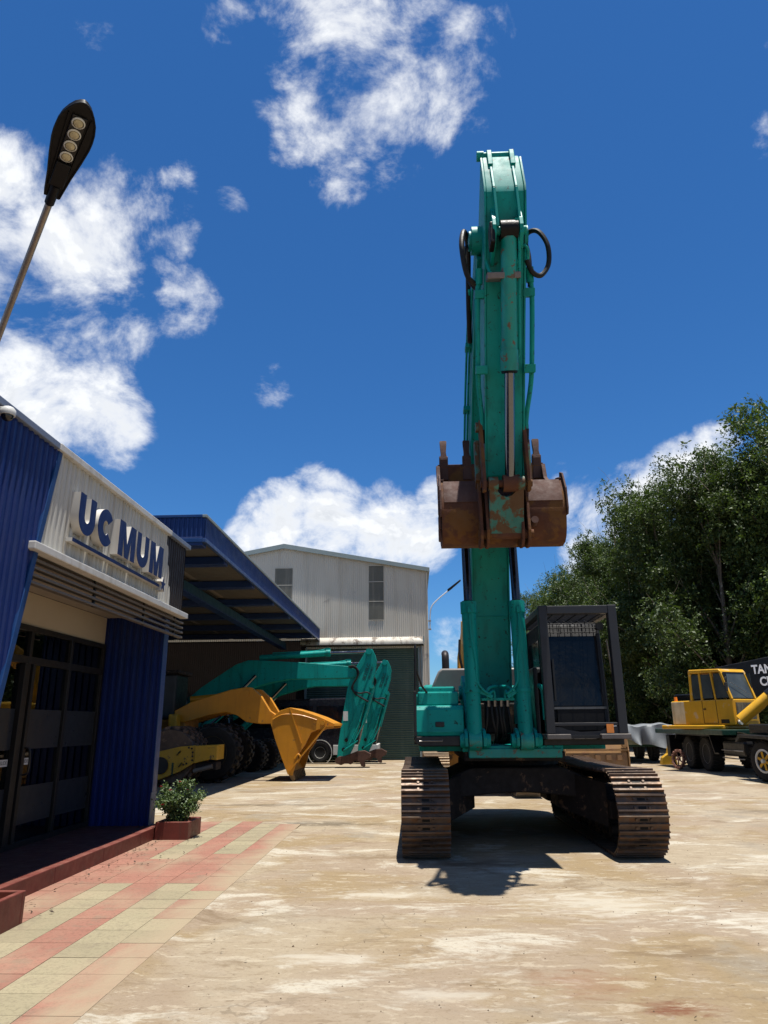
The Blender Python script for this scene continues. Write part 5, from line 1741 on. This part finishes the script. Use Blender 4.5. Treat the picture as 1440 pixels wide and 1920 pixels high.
for k in range(3):
    MB().box(-7.4 + k * 1.55, -6.0 + k * 1.55, 32.07, 32.096, 1.45, 2.35).build('side_window', GLASS_DK, bus, smooth=0)
# two treaded tyres in the shade
for i, (x, y, lb_) in enumerate(((-5.75, 26.2, 'nearer lugged tyre standing in the shade behind the orange loader'), (-5.45, 27.2, 'farther lugged tyre standing in the shade behind the orange loader'))):
    lt = tyre(MB(), (x, y, .55), (.25, 1, 0), .55, .42, 20, .05).build('loose_tyre', RUBBER, smooth=30, origin=(x, y, 0))
    tag(lt, lb_, 'tyre', 'loose tyres in the shed')

# ---------------------------------------------------------------- yellow excavator behind the teal one
ye = thing('yellow_excavator', 'dusty yellow excavator standing behind the teal one', 'excavator', (1.3, 18.5, 0))
SHOE_T = shoe_mesh(.55, .19, mat('dry_track_steel', (.30, .22, .14), .7, .2, .25, 5, rand=.2), False)
for xc in (.46, 2.45):
    add_track(ye, xc, .55, 16.9, 19.9, .42, .47, 42, SHOE_T, mat('dusty_yellow_frame', (.40, .20, .05), .6, 0, .2, 4, spot=((.12, .07, .04), .3, 5)), 0)
MB().box(.74, 2.17, 17.6, 19.2, .45, .95).build('car_body', mat('dusty_yellow_frame', (0, 0, 0)), ye, smooth=0, bevel=.04)
MB().box(.6, 2.9, 17.0, 20.4, 1.0, 1.9).build('house', YELLOW, ye, smooth=0, bevel=.06)
MB().box(1.95, 2.85, 16.9, 18.4, 1.4, 2.7).build('cab', GLASS_DK, ye, smooth=0, bevel=.06)
MB().box(.62, 2.9, 18.6, 20.6, 1.9, 2.2).build('hood', YELLOW, ye, smooth=0, bevel=.06)
MB().prism([(18.2, 1.6), (17.75, 2.9), (17.7, 3.6), (17.85, 4.02), (18.2, 4.06), (18.6, 3.6), (18.75, 2.6), (18.7, 1.6)], 'x', 1.21, 1.62).build('boom', YELLOW2, ye, smooth=20, bevel=.02)
MB().prism([(17.9, 3.9), (18.3, 4.06), (20.9, 3.4), (22.2, 1.3), (21.9, 1.2), (20.6, 3.0)], 'x', 1.25, 1.58).build('stick', YELLOW2, ye, smooth=20, bevel=.02)
MB().box(1.0, 1.9, 17.7, 18.3, 2.72, 2.84).build('boom_collar', YELLOW2, ye, smooth=0, bevel=.02)
MB().tube(catmull([(1.14, 17.8, 3.55), (1.12, 17.75, 3.2), (1.17, 17.75, 2.85), (1.2, 17.8, 2.6)], 5), .03, 8).build('hose', HOSE, ye)

# ---------------------------------------------------------------- tan bucket on the ground
tbk = thing('tan_bucket', 'tan steel loader bucket lying on the yard behind the caged cab', 'bucket', (5.0, 21.4, 0))
shell_ = [(20.95, 0), (20.98, .75), (21.0, .80), (21.1, 1.20), (21.3, 1.36), (21.7, 1.30), (22.2, .8), (22.3, 0)]
bb = MB().prism(shell_, 'x', 4.15, 5.85).build('bucket_shell', TANB, tbk, smooth=20, bevel=.02)
MB().box(4.12, 5.88, 20.93, 20.97, .80, .86).build('edge_strip', TANB, bb, smooth=0)
for k in range(5):
    x = 4.42 + k * .30
    MB().box(x - .07, x + .07, 20.935, 20.972, .56, .70).build('wear_slot', mat('dark_tan', (.20, .11, .05), .7, 0, .2, 5), bb, smooth=0)
MB().box(5.70, 5.86, 20.90, 21.0, .90, 1.15).build('lug', TANB, bb, smooth=0, bevel=.02)
for x in (4.12, 5.855):
    MB().prism([(20.92, .0), (20.92, .82), (21.05, 1.25), (21.3, 1.42), (21.8, 1.34), (22.35, .8), (22.35, 0)], 'x', x, x + .03).build('side_plate', TANB, bb, smooth=0)

# ================================================================== THE TRUCK CRANE ON THE RIGHT
cr = thing('truck_crane', 'black truck crane with a yellow operator cab parked under the trees', 'crane', (10.6, 23.5, 0))
MB().box(9.75, 11.5, 17.5, 28.6, .80, 1.10).build('chassis', TRUCKBK, cr, smooth=0, bevel=.03)
MB().box(9.15, 12.0, 22.6, 28.8, 1.16, 1.32).build('deck', DKGREEN, cr, smooth=0, bevel=.02)
for (y, turn) in ((26.55, 0), (25.05, 0)):
    for (x, f) in ((9.72, 1), (11.6, -1)):
        wheel(cr, (x, y, .55), (-1 * f, 0, 0), .55, .42, RIMGREY, 1, 26, .02)
for (x, f) in ((9.45, 1), (11.7, -1)):
    t_ = wheel(cr, (x, 20.55, .53), (-f, -.28, 0), .53, .36, RIMGREY, 1, 26, .015)
    ax_ = Vector((-f, -.28, 0)).normalized()
    up_ = Vector((0, 0, 1))
    sd = ax_.cross(up_)
    MB().lathe(Vector((x, 20.55, .53)), ax_, [(.29, .14), (.31, .17), (.26, .18), (.245, .12), (.29, .14)], 28).build('rim_ring', RIMWH, t_)
    hub = Vector((x, 20.55, .53)) + ax_ * .13
    for k in range(6):
        a = 2 * pi * k / 6 + .2
        dd = up_ * cos(a) + sd * sin(a)
        MB().bar(hub + dd * .05, hub + dd * .24, .075, .06, ax_).build('spoke', YELLOW2, t_, smooth=0, bevel=.01)
    MB().cyl(hub, hub + ax_ * .09, .06, .05, 14).build('hub', RIMWH, t_)
# mudguards over the paired wheels
for y0, y1 in ((24.3, 27.4),):
    MB().prism([(y0 - .28, .62), (y0 - .22, .60), (y0 + .05, 1.10), (y1 - .1, 1.12), (y1 + .1, .95), (y1 + .12, 1.0), (y1 - .05, 1.19), (y0 + .02, 1.17)], 'x', 9.42, 9.98).build('mudguard', TRUCKBK, cr, smooth=0, bevel=.01)
MB().box(9.42, 9.95, 23.72, 24.08, .58, .62).build('step', TRUCKBK, cr, smooth=0)
MB().prism([(19.55, 1.0), (19.7, 1.18), (21.5, 1.20), (21.75, 1.0), (21.6, 1.0), (21.4, 1.12), (19.8, 1.10)], 'x', 9.12, 9.85).build('mudguard', TRUCKBK, cr, smooth=0, bevel=.01)
MB().prism([(17.2, .7), (17.15, 1.7), (17.45, 2.85), (19.4, 2.9), (19.4, .7)], 'x', 9.3, 12.0).build('carrier_cab', TRUCKBK, cr, smooth=0, bevel=.08)
MB().add([(9.5, 17.13, 1.78), (11.8, 17.13, 1.78), (11.8, 17.37, 2.68), (9.5, 17.37, 2.68)], [(0, 1, 2, 3)]).build('carrier_windscreen', GLASS_DK, cr, smooth=0)
for x in (9.29, 12.004):
    MB().box(x, x + .006, 17.6, 18.5, 1.8, 2.65).build('carrier_window', GLASS_DK, cr, smooth=0)
MB().box(9.27, 9.30, 17.5, 18.6, .9, .94).build('carrier_step', STEEL, cr, smooth=0)
for x in (9.6, 11.7):
    MB().cyl((x, 17.16, 1.1), (x, 17.08, 1.1), .12, .11, 18).build('carrier_headlamp', PLASTICW, cr)
MB().box(9.5, 10.2, 19.5, 21.6, 1.22, 1.48).build('side_locker', TRUCKBK, cr, smooth=0, bevel=.03)
MB().box(9.5, 9.9, 22.0, 23.6, .55, 1.0).build('fuel_tank', TRUCKBK, cr, smooth=0, bevel=.08)
MB().cyl((9.55, 21.7, 1.16), (9.62, 23.4, 1.30), .035, None, 10).build('outrigger_rod', CHROME, cr)
for z in (.50, .72):
    MB().tube([(9.44, 22.0, z), (9.44, 23.5, z)], .018, 8).build('ladder_rung', STEEL, cr)
MB().box(9.3, 9.75, 27.75, 28.1, .35, 1.1).build('outrigger_leg', TRUCKBK, cr, smooth=0, bevel=.02)
# slewing upper works, turned so the cab looks right of the viewer
UP = Matrix.Translation((9.85, 24.2, 0)) @ Matrix.Rotation(radians(27), 4, 'Z')


def upper(mb_):
    return mb_.xf(UP)


# in the upper's frame: -Y is forward, x across; cab spans x -.55...55
low = upper(MB().box(-.55, .55, -.95, 1.5, 1.45, 2.22)).build('cab_lower', YELLOW2, cr, smooth=0, bevel=.03)
upper(MB().box(-.553, .553, .95, 1.51, 1.47, 2.20)).build('faded_panel', mat('faded_yellow_panel', (.55, .45, .28), .6, 0, .2, 3, streak=((.30, .18, .06), .5, 6)), cr, smooth=0, bevel=.02)
cabp = [(-.95, 2.22), (-.62, 3.10), (.60, 3.16), (.66, 2.22)]
fr = MB()
# corner posts and rails of the cab
def P3(x, yz):
    return (x, yz[0], yz[1])
for x in (-.52, .52):
    upper(MB().bar(P3(x, (-.92, 2.22)), P3(x, (-.62, 3.08)), .07, .08)).build('cab_post', YELLOW2, cr, smooth=0, bevel=.01)
    upper(MB().bar(P3(x, (-.33, 2.22)), P3(x, (-.25, 3.08)), .06, .06)).build('cab_post', YELLOW2, cr, smooth=0, bevel=.01)
    upper(MB().bar(P3(x, (.20, 2.22)), P3(x, (.20, 3.10)), .06, .08)).build('cab_post', YELLOW2, cr, smooth=0, bevel=.01)
    upper(MB().bar(P3(x, (.62, 2.22)), P3(x, (.58, 3.12)), .07, .10)).build('cab_post', YELLOW2, cr, smooth=0, bevel=.01)
upper(MB().prism([(-.68, 3.06), (-.60, 3.16), (.60, 3.20), (.64, 3.08)], 'x', -.57, .57)).build('cab_roof', YELLOW2, cr, smooth=0, bevel=.03)
upper(MB().box(-.40, .40, -.5, .45, 3.185, 3.21)).build('roof_hatch', BLACKP, cr, smooth=0)
upper(MB().add([(-.48, -.90, 2.26), (.48, -.90, 2.26), (.48, -.645, 3.05), (-.48, -.645, 3.05)], [(0, 1, 2, 3)])).build('windscreen', mat('pale_glass', (.05, .06, .06), .06, 0, .3, 2), cr, smooth=0)
for (y0, y1) in ((-.85, -.34), (-.24, .16), (.25, .56)):
    for x in (-.525, .525):
        upper(MB().box(x - .004, x + .004, y0, y1, 2.27, 3.02)).build('side_window', mat('pale_glass', (0, 0, 0)), cr, smooth=0)
upper(MB().box(-.42, .42, -.965, -.952, 1.62, 2.12)).build('lower_grille', mat('dirty_grille_glass', (.07, .07, .06), .3, 0, .4, 9, streak=((.3, .28, .2), .6, 12)), cr, smooth=0)
upper(MB().box(-.48, .48, -.972, -.956, 1.575, 1.615)).build('grille_frame', YELLOW2, cr, smooth=0)
upper(MB().cyl((-.36, -.96, 1.53), (-.36, -1.03, 1.53), .085, .075, 18)).build('headlamp', PLASTICW, cr)
upper(MB().bar((-.40, -.80, 2.78), (.28, -.93, 2.36), .012, .012)).build('wiper', STEEL, cr, smooth=0)
for (x, y0, y1, z0, z1) in ((-.553, -.34, -.325, 1.5, 2.2), (-.553, .20, .215, 1.5, 2.2), (-.553, -.34, .215, 1.50, 1.515)):
    upper(MB().box(x - .004, x, y0, y1, z0, z1)).build('door_seam', BLACKP, cr, smooth=0)
upper(MB().box(-.585, -.556, .08, .16, 1.92, 1.96)).build('door_handle', BLACKP, cr, smooth=0, bevel=.005)
upper(MB().box(-.557, -.553, -.75, -.45, 1.50, 1.62)).build('maker_plate', BLACKP, cr, smooth=0)
upper(MB().box(-.25, .25, .1, .55, 1.9, 2.75)).build('seat', BLACKP, cr, smooth=0, bevel=.06)
upper(MB().tube(catmull([(-.56, -.85, 2.9), (-.72, -.95, 2.85), (-.74, -.96, 2.7)], 4), .012, 6)).build('mirror_arm', BLACKP, cr)
upper(MB().box(-.80, -.68, -.98, -.95, 2.45, 2.72)).build('mirror', BLACKP, cr, smooth=0, bevel=.01)
upper(MB().cyl((-.45, 1.38, 2.22), (-.45, 1.38, 2.36), .06, .05, 14)).build('beacon', AMBER, cr)
upper(MB().box(-.7, 1.9, -.6, 1.9, 1.33, 1.45)).build('turntable', YELLOW2, cr, smooth=0, bevel=.03)
upper(MB().box(.75, 1.9, .2, 2.6, 1.45, 2.5)).build('winch_house', TRUCKBK, cr, smooth=0, bevel=.05)
MB().cyl((9.85, 22.85, 1.58), (10.70, 22.55, 2.30), .17, None, 22).build('lift_ram', YELLOW2, cr)
MB().cyl((10.66, 22.56, 2.27), (10.82, 22.51, 2.40), .19, None, 22).build('ram_collar', TRUCKBK, cr)
MB().cyl((10.80, 22.52, 2.38), (12.0, 22.1, 3.4), .11, None, 18).build('ram_rod', CHROME_DK, cr)
MB().bar((11.0, 23.2, 1.75), (14.5, 21.2, 2.75), .35, .45).build('boom_base', YELLOW2, cr, smooth=0, bevel=.03)
MB().tube(catmull([(10.5, 22.6, 1.95), (10.8, 22.4, 2.15), (11.0, 22.3, 2.05), (11.2, 22.1, 2.3)], 5), .03, 8).build('hose', HOSE, cr)
# dark counterweight board with white lettering
MB().prism([(10.05, 2.35), (10.05, 3.28), (13.6, 3.95), (13.6, 2.35)], 'y', 24.9, 25.05).build('name_board', TRUCKBK, cr, smooth=0, bevel=.02)
place_text('board_lettering', 'TAMWO', .40, (11.98, 24.893, 3.24), (1, 0, .06), (0, 0, 1), SIGNTXT, cr, .002, .012, .82)
place_text('board_lettering', 'CRAN', .40, (12.0, 24.893, 2.84), (1, 0, .06), (0, 0, 1), SIGNTXT, cr, .002, .012, .82)

# lugged steel wheel leaning against the crane's tyre
gw = thing('steel_wheel', 'small rusty lugged steel wheel leaning beside the crane tyres', 'wheel', (9.02, 26.2, 0))
axg = Vector((-1, -.35, .12)).normalized()
cg = Vector((9.02, 26.2, .33))
MB().lathe(cg, axg, [(.24, -.05), (.29, -.05), (.29, .05), (.24, .05), (.24, -.05)], 28).build('rim', mat('rusty_pink_rim', (.22, .11, .08), .7, .2, .2, 6), gw)
ag = axg.orthogonal().normalized()
bg_ = axg.cross(ag)
for i in range(16):
    a = 2 * pi * i / 16
    rd = ag * cos(a) + bg_ * sin(a)
    MB().bar(cg + rd * .30 - axg * .06, cg + rd * .30 + axg * .06, .06, .05, rd).build('lug', mat('rusty_pink_rim', (0, 0, 0)), gw, smooth=0)
for i in range(5):
    a = 2 * pi * i / 5 + .3
    rd = ag * cos(a) + bg_ * sin(a)
    MB().bar(cg, cg + rd * .25, .035, .03, axg).build('spoke', mat('rusty_pink_rim', (0, 0, 0)), gw, smooth=0)
MB().cyl(cg - axg * .05, cg + axg * .05, .05, None, 12).build('hub', mat('rusty_pink_rim', (0, 0, 0)), gw)

# yellow wedge chock
wg = MB().prism([(9.35, 0), (9.40, .25), (9.62, .40), (9.74, .85), (9.86, .85), (9.92, 0)], 'y', 29.0, 29.3).build('wheel_chock', YELLOW, smooth=0, bevel=.01, origin=(9.6, 29.1, 0))
tag(wg, 'yellow steel wedge standing on the yard behind the crane', 'chock')

# ---------------------------------------------------------------- trailer under a grey tarpaulin
trl = thing('covered_trailer', 'dark flatbed trailer with its load under a crumpled grey tarpaulin', 'trailer', (9.2, 31, 0))
MB().box(8.0, 10.4, 30.0, 36.0, .62, .80).build('bed', DKGREEN, trl, smooth=0, bevel=.02)
for (x, y) in ((8.5, 32.0), (8.5, 34.0), (10.0, 32.0), (10.0, 34.0)):
    wheel(trl, (x, y, .42), (-1, 0, 0), .42, .3, RIMGREY, 1, 20, .015)
MB().box(8.3, 10.2, 30.2, 35.5, .8, 1.35).build('load', UNDER, trl, smooth=0, bevel=.05)
MB().box(7.95, 8.9, 29.95, 30.0, .70, .95).build('tail_board', mat('pale_green_board', (.22, .24, .18), .7, 0, .2, 4), trl, smooth=0)
tp = MB()
nx, ny = 36, 40
vs_ = []
rt = random.Random(5)
for j in range(ny + 1):
    for i in range(nx + 1):
        u, v_ = i / nx, j / ny
        x = 7.95 + 2.35 * u
        y = 29.75 + 5.0 * max(0, v_ - .28) / .72
        top = 1.44 + .04 * sin(9 * u + 5 * v_) + .02 * sin(23 * u - 11 * v_)
        if v_ < .28:       # front drape hanging in folds with a slanting hem
            f = v_ / .28
            hem = .62 + .50 * max(0, .62 - u) + .06 * sin(14 * u)
            z = hem + (top - hem) * f
            y = 29.72 + .16 * sin(17 * u + 2 * f) * (1 - f) + .10 * sin(31 * u) * (1 - f) - .12 * (1 - f)
            x = 7.95 + 2.35 * u + .08 * sin(9 * u) * (1 - f)
        else:
            z = top - .25 * max(0, (v_ - .8)) + .05 * sin(7 * v_)
        if u > .96:
            z -= (u - .96) / .04 * .5
        if u < .04:
            z -= (.04 - u) / .04 * .25
        vs_.append((x, y, z))
fs = [(j * (nx + 1) + i, j * (nx + 1) + i + 1, (j + 1) * (nx + 1) + i + 1, (j + 1) * (nx + 1) + i) for j in range(ny) for i in range(nx)]
tp.add(vs_, fs)
tarp_o = tp.build('tarpaulin', TARP, smooth=50, recalc=False, origin=(9.1, 30, 0))
tag(tarp_o, 'crumpled grey tarpaulin draped over the trailer load', 'tarpaulin')

# ================================================================== PLANTERS AND PLANTS
def planter(x0, x1, y0, y1, h, label):
    p_ = thing('planter', label, 'planter', ((x0 + x1) / 2, (y0 + y1) / 2, 0), 'red planters by the porch')
    w = .05
    for (a, b, c, d_) in ((x0, x1, y0, y0 + w), (x0, x1, y1 - w, y1), (x0, x0 + w, y0 + w + .002, y1 - w - .002), (x1 - w, x1, y0 + w + .002, y1 - w - .002)):
        MB().box(a, b, c, d_, .005, h).build('planter_side', PLANTM, p_, smooth=0, bevel=.008)
    so = MB()
    nx_, ny_ = 10, 10
    vv = []
    for j in range(ny_ + 1):
        for i in range(nx_ + 1):
            vv.append((x0 + w + (x1 - x0 - 2 * w) * i / nx_, y0 + w + (y1 - y0 - 2 * w) * j / ny_, h - .06 + random.uniform(-.012, .02)))
    so.add(vv, [(j * (nx_ + 1) + i, j * (nx_ + 1) + i + 1, (j + 1) * (nx_ + 1) + i + 1, (j + 1) * (nx_ + 1) + i) for j in range(ny_) for i in range(nx_)])
    so.build('soil', SOIL, p_, smooth=40, recalc=False)
    return p_


planter(-3.735, -3.25, 10.83, 11.45, .25, 'dark red box planter at the far end of the porch')
planter(-3.735, -3.27, 5.60, 6.45, .26, 'dark red box planter at the lower left edge')


def leaf_quad(vs_, fs, p, d, n_, L, W):
    """folded four-point leaf"""
    s = d.cross(n_)
    if s.length < 1e-4:
        s = d.orthogonal()
    s.normalize()
    o = len(vs_)
    vs_ += [p, p + d * L * .5 + s * W * .5 + n_ * L * .04, p + d * L, p + d * L * .5 - s * W * .5 + n_ * L * .04]
    fs.append((o, o + 1, o + 2, o + 3))


def rnd_dir(r_):
    while True:
        v = Vector((r_.uniform(-1, 1), r_.uniform(-1, 1), r_.uniform(-1, 1)))
        if .05 < v.length < 1:
            return v.normalized()


def bush(cx, cy, z0, rad, h, nleaf, nflow, label, seed, group=None):
    r_ = random.Random(seed)
    root = thing('rose_bush', label, 'plant', (cx, cy, z0), group)
    st = MB()
    tips = []
    for k in range(26):
        a = r_.uniform(0, 2 * pi)
        rr = rad * sqrt(r_.random()) * 1.0
        zz = h * r_.uniform(.45, 1.0) * (1 - .35 * (rr / rad) ** 2)
        end = Vector((cx + cos(a) * rr, cy + sin(a) * rr * .9, z0 + zz))
        b0 = Vector((cx + cos(a) * .05, cy + sin(a) * .05, z0))
        mid = b0.lerp(end, .5) + Vector((cos(a) * -.03, sin(a) * -.03, .06))
        path = catmull([b0, mid, end], 4)
        st.tube(path, .007, 5, .003)
        tips.append(path)
    st.build('stems', mat('rose_stem', (.09, .10, .04), .7, 0, .2, 8), root, smooth=40)
    vs_, fs = [], []
    for k in range(nleaf):
        path = r_.choice(tips)
        q = r_.uniform(.15, 1.05)
        i = min(len(path) - 1, int(q * (len(path) - 1)))
        p = path[i] + rnd_dir(r_) * r_.uniform(.01, .085)
        d_ = (rnd_dir(r_) + Vector((0, 0, .15))).normalized()
        leaf_quad(vs_, fs, p, d_, (Vector((0, 0, 1)) + rnd_dir(r_) * .7).normalized(), r_.uniform(.028, .05), r_.uniform(.018, .03))
    lf = MB()
    lf.v, lf.f = vs_, fs
    fo = lf.build('foliage', LEAF_B, root, smooth=0, recalc=False)
    fo['kind'] = 'stuff'
    for k in range(nflow):
        path = r_.choice(tips)
        p = path[-1] + Vector((r_.uniform(-.03, .03), r_.uniform(-.05, .0), r_.uniform(0, .05)))
        fl = MB()
        vv, ff = [], []
        for q in range(12):
            a = 2 * pi * q / 6 + (.5 if q > 5 else 0)
            d_ = Vector((cos(a), sin(a), .5 if q < 6 else 1.4)).normalized()
            leaf_quad(vv, ff, p, d_, Vector((0, 0, 1)), .034 if q < 6 else .026, .03)
        fl.v, fl.f = vv, ff
        fl.build('flower', PETAL, root, smooth=0, recalc=False)
    return root


bush(-3.50, 11.05, .20, .36, .64, 8000, 8, 'leafy rose bush with small red flowers in the far planter', 11)
bush(-3.66, 6.05, .20, .16, .30, 500, 1, 'small plant in the planter at the lower left edge', 12)

# ================================================================== TREES
def tree_variant(seed, H, R, nleaf):
    r_ = random.Random(seed)
    # limbs
    tr = MB()
    base_h = H * .22
    lean = Vector((r_.uniform(-.3, .3), r_.uniform(-.3, .3), 0))
    trunk = catmull([Vector((0, 0, 0)), Vector((.1, .05, base_h)) + lean * .3, lean + Vector((0, 0, H * .55)), lean * 1.4 + Vector((0, 0, H * .9))], 5)
    tr.tube(trunk, .20, 8, .04)
    lobes = []
    limbs = MB()
    for k in range(40):
        hz = r_.uniform(.05, .95)
        a = r_.uniform(0, 2 * pi)
        reach = R * (1.0 - .62 * max(0, hz - .35) / .65) * r_.uniform(.55, 1.0)
        if hz < .3:
            reach *= .85
        i = min(len(trunk) - 1, int(hz * .9 * (len(trunk) - 1)))
        p0 = trunk[i]
        end = Vector((p0.x + cos(a) * reach, p0.y + sin(a) * reach, H * hz + r_.uniform(-.2, .8)))
        mid = p0.lerp(end, .5) + Vector((0, 0, .3))
        path = catmull([p0, mid, end], 4)
        limbs.tube(path, .065, 5, .02)
        lobes.append((end, r_.uniform(1.1, 2.0)))
        lobes.append((p0.lerp(end, .6) + rnd_dir(r_) * .5, r_.uniform(1.1, 1.9)))
    lobes.append((trunk[-1], 1.3))
    # leaves sit in tufts spread over the lobes, so the crown keeps gaps
    vs_, fs = [], []
    tufts = []
    per = 13
    for k in range(nleaf // per):
        c, rad = r_.choice(lobes)
        d_ = rnd_dir(r_)
        q = c + Vector((d_.x, d_.y, d_.z * .8)) * rad * (r_.random() ** .5)
        if q.z < .8:
            q.z = .8 + r_.random()
        tufts.append(q)
    for q in tufts:
        td = rnd_dir(r_)
        k_ = r_.choice((.7, .85, 1.0, 1.15, 1.5))
        for j in range(per):
            p = q + rnd_dir(r_) * r_.uniform(.03, .30)
            d_ = (td * .4 + rnd_dir(r_) + Vector((0, 0, -.25))).normalized()
            leaf_quad(vs_, fs, p, d_, (Vector((0, 0, 1)) + rnd_dir(r_) * .8).normalized(), r_.uniform(.12, .20) * k_, r_.uniform(.055, .095) * k_)
    cm = MB()
    cm.v, cm.f = vs_, fs
    tw = MB()
    for k in range(60):
        c, rad = r_.choice(lobes)
        p = c + Vector((r_.uniform(-.5, .5), r_.uniform(-.5, .5), rad * .6))
        e = p + Vector((r_.uniform(-.7, .7), r_.uniform(-.7, .7), r_.uniform(.7, 1.7)))
        tw.tube([p, p.lerp(e, .5) + rnd_dir(r_) * .08, e], .012, 4, .005)
    return tr, limbs, cm, tw


def make_tree(seed, H, R, nleaf):
    root = thing('broadleaf_tree', 'tree', 'tree', (0, 0, 0), 'trees along the yard edge')
    tr, limbs, cm, tw = tree_variant(seed, H, R, nleaf)
    t_ = tr.build('trunk', BARK, root, smooth=40)
    l_ = limbs.build('limbs', BARK, t_, smooth=40)
    l_['kind'] = 'stuff'
    c_ = cm.build('crown', LEAF, root, smooth=0, recalc=False)
    c_['kind'] = 'stuff'
    w_ = tw.build('bare_twigs', TWIG, c_, smooth=0)
    w_['kind'] = 'stuff'
    return root


protos = [make_tree(21, 15.5, 4.3, 95000), make_tree(22, 15.0, 4.5, 95000), make_tree(23, 16.0, 4.0, 95000)]
spots = [(20.3, 36.0, 1.17, 0, 'tall dark green tree at the right edge, nearest of the row'),
         (16.4, 38.4, 1.03, 1, 'second tree of the row, above the lettered crane board'),
         (15.4, 43.2, 1.02, 2, 'third tree of the row, above the yellow crane cab'),
         (15.0, 48.2, 1.00, 0, 'fourth tree of the row, behind the rear of the crane'),
         (14.7, 53.4, .99, 1, 'fifth tree of the row, behind the trailer under tarpaulin'),
         (14.4, 58.8, .97, 2, 'sixth tree of the row, just right of the caged cab'),
         (14.2, 64.5, .94, 0, 'seventh tree of the row, behind the cab cage'),
         (13.9, 70.5, .93, 1, 'eighth tree of the row, its crown over the cab cage'),
         (13.6, 77.0, .93, 2, 'last and lowest tree of the row, left of the cab cage'),
         (18.4, 41.0, 1.02, 2, 'leafy tree filling the gap between the second and third front trees'),
         (17.2, 46.0, .98, 1, 'leafy tree filling the gap between the third and fourth front trees'),
         (16.8, 55.5, .95, 0, 'leafy tree filling the gap between the fifth and sixth front trees'),
         (24.5, 39.5, 1.2, 1, 'back-row tree behind the nearest two trees at the right edge'),
         (20.8, 43.5, 1.12, 2, 'back-row tree between the second and third front trees'),
         (19.8, 51.0, 1.05, 1, 'back-row tree behind the third and fourth front trees'),
         (19.2, 59.0, 1.0, 0, 'back-row tree behind the sixth front tree'),
         (18.6, 67.0, .98, 1, 'back-row tree behind the seventh front tree'),
         (18.0, 76.0, .98, 2, 'farthest back-row tree at the left end of the belt')]
used = set()
for i, (x, y, s, k, lab) in enumerate(spots):
    if k in used:
        o = copy_tree(protos[k])
    else:
        o = protos[k]
        used.add(k)
    o.location = (x, y, 0)
    o.rotation_euler = (0, 0, i * 1.37)
    o.scale = (s, s, s)
    o['label'] = lab
# undergrowth closing the foot of the tree belt
r_ = random.Random(31)
vs_, fs = [], []
for k in range(5200):
    q = Vector((r_.uniform(15.5, 27), r_.uniform(35, 84), 0))
    q.x += (84 - q.y) * .03
    q.z = r_.random() ** 1.2 * 4.6
    for j in range(9):
        leaf_quad(vs_, fs, q + rnd_dir(r_) * r_.uniform(.05, .5), rnd_dir(r_), (Vector((0, 0, 1)) + rnd_dir(r_) * .8).normalized(), r_.uniform(.18, .34), r_.uniform(.08, .15))
ug = MB()
ug.v, ug.f = vs_, fs
u_o = ug.build('undergrowth', LEAF, smooth=0, recalc=False, kind='stuff')
tag(u_o, 'dark undergrowth below the tree row', 'undergrowth', kind='stuff')

# ================================================================== LITTER
r_ = random.Random(41)
vs_, fs = [], []
for k in range(170):
    if k < 105:
        y = r_.uniform(3.5, 11.2)
        x = -3.72 + abs(r_.gauss(0, .38))
        if r_.random() < .5:
            y = r_.choice((6.9, 8.3, 8.9, 9.6, 10.3)) + r_.gauss(0, .18)
    else:
        x, y = r_.uniform(-3, 4), r_.uniform(3.6, 12)
    if x > -1.8 and k < 105:
        x = -2.6
    z = .022 if x < -1.85 else .006
    a = r_.uniform(0, 2 * pi)
    L = r_.uniform(.02, .055) * (1 if k < 105 else .6)
    leaf_quad(vs_, fs, Vector((x, y, z + .004)), Vector((cos(a), sin(a), r_.uniform(0, .5))).normalized(), Vector((r_.uniform(-.5, .5), r_.uniform(-.5, .5), 1)).normalized(), L, L * .5)
lt = MB()
lt.v, lt.f = vs_, fs
lo_ = lt.build('dry_leaves', mat('dry_leaf', (.035, .022, .013), .8, 0, .4, 30), smooth=0, recalc=False, kind='stuff')
tag(lo_, 'scattered dry leaves along the porch and yard', 'leaves', kind='stuff')
pb = MB()
for k in range(420):
    y = 3.6 + 9 * r_.random() ** 1.4
    x = r_.uniform(-1.7, 4.6)
    s = r_.uniform(.002, .007) * (1.5 if r_.random() < .06 else 1)
    pb.add([(x - s, y, 0), (x, y - s, 0), (x + s * 1.1, y, 0), (x, y + s, 0), (x + s * .2, y, s * 1.2)], [(0, 1, 4), (1, 2, 4), (2, 3, 4), (3, 0, 4)])
po_ = pb.build('grit', mat('grit_stone', (.09, .06, .036), .9, 0, .4, 30), smooth=0, recalc=False, kind='stuff')
tag(po_, 'loose grit and crumbs of soil on the concrete', 'grit', kind='stuff')
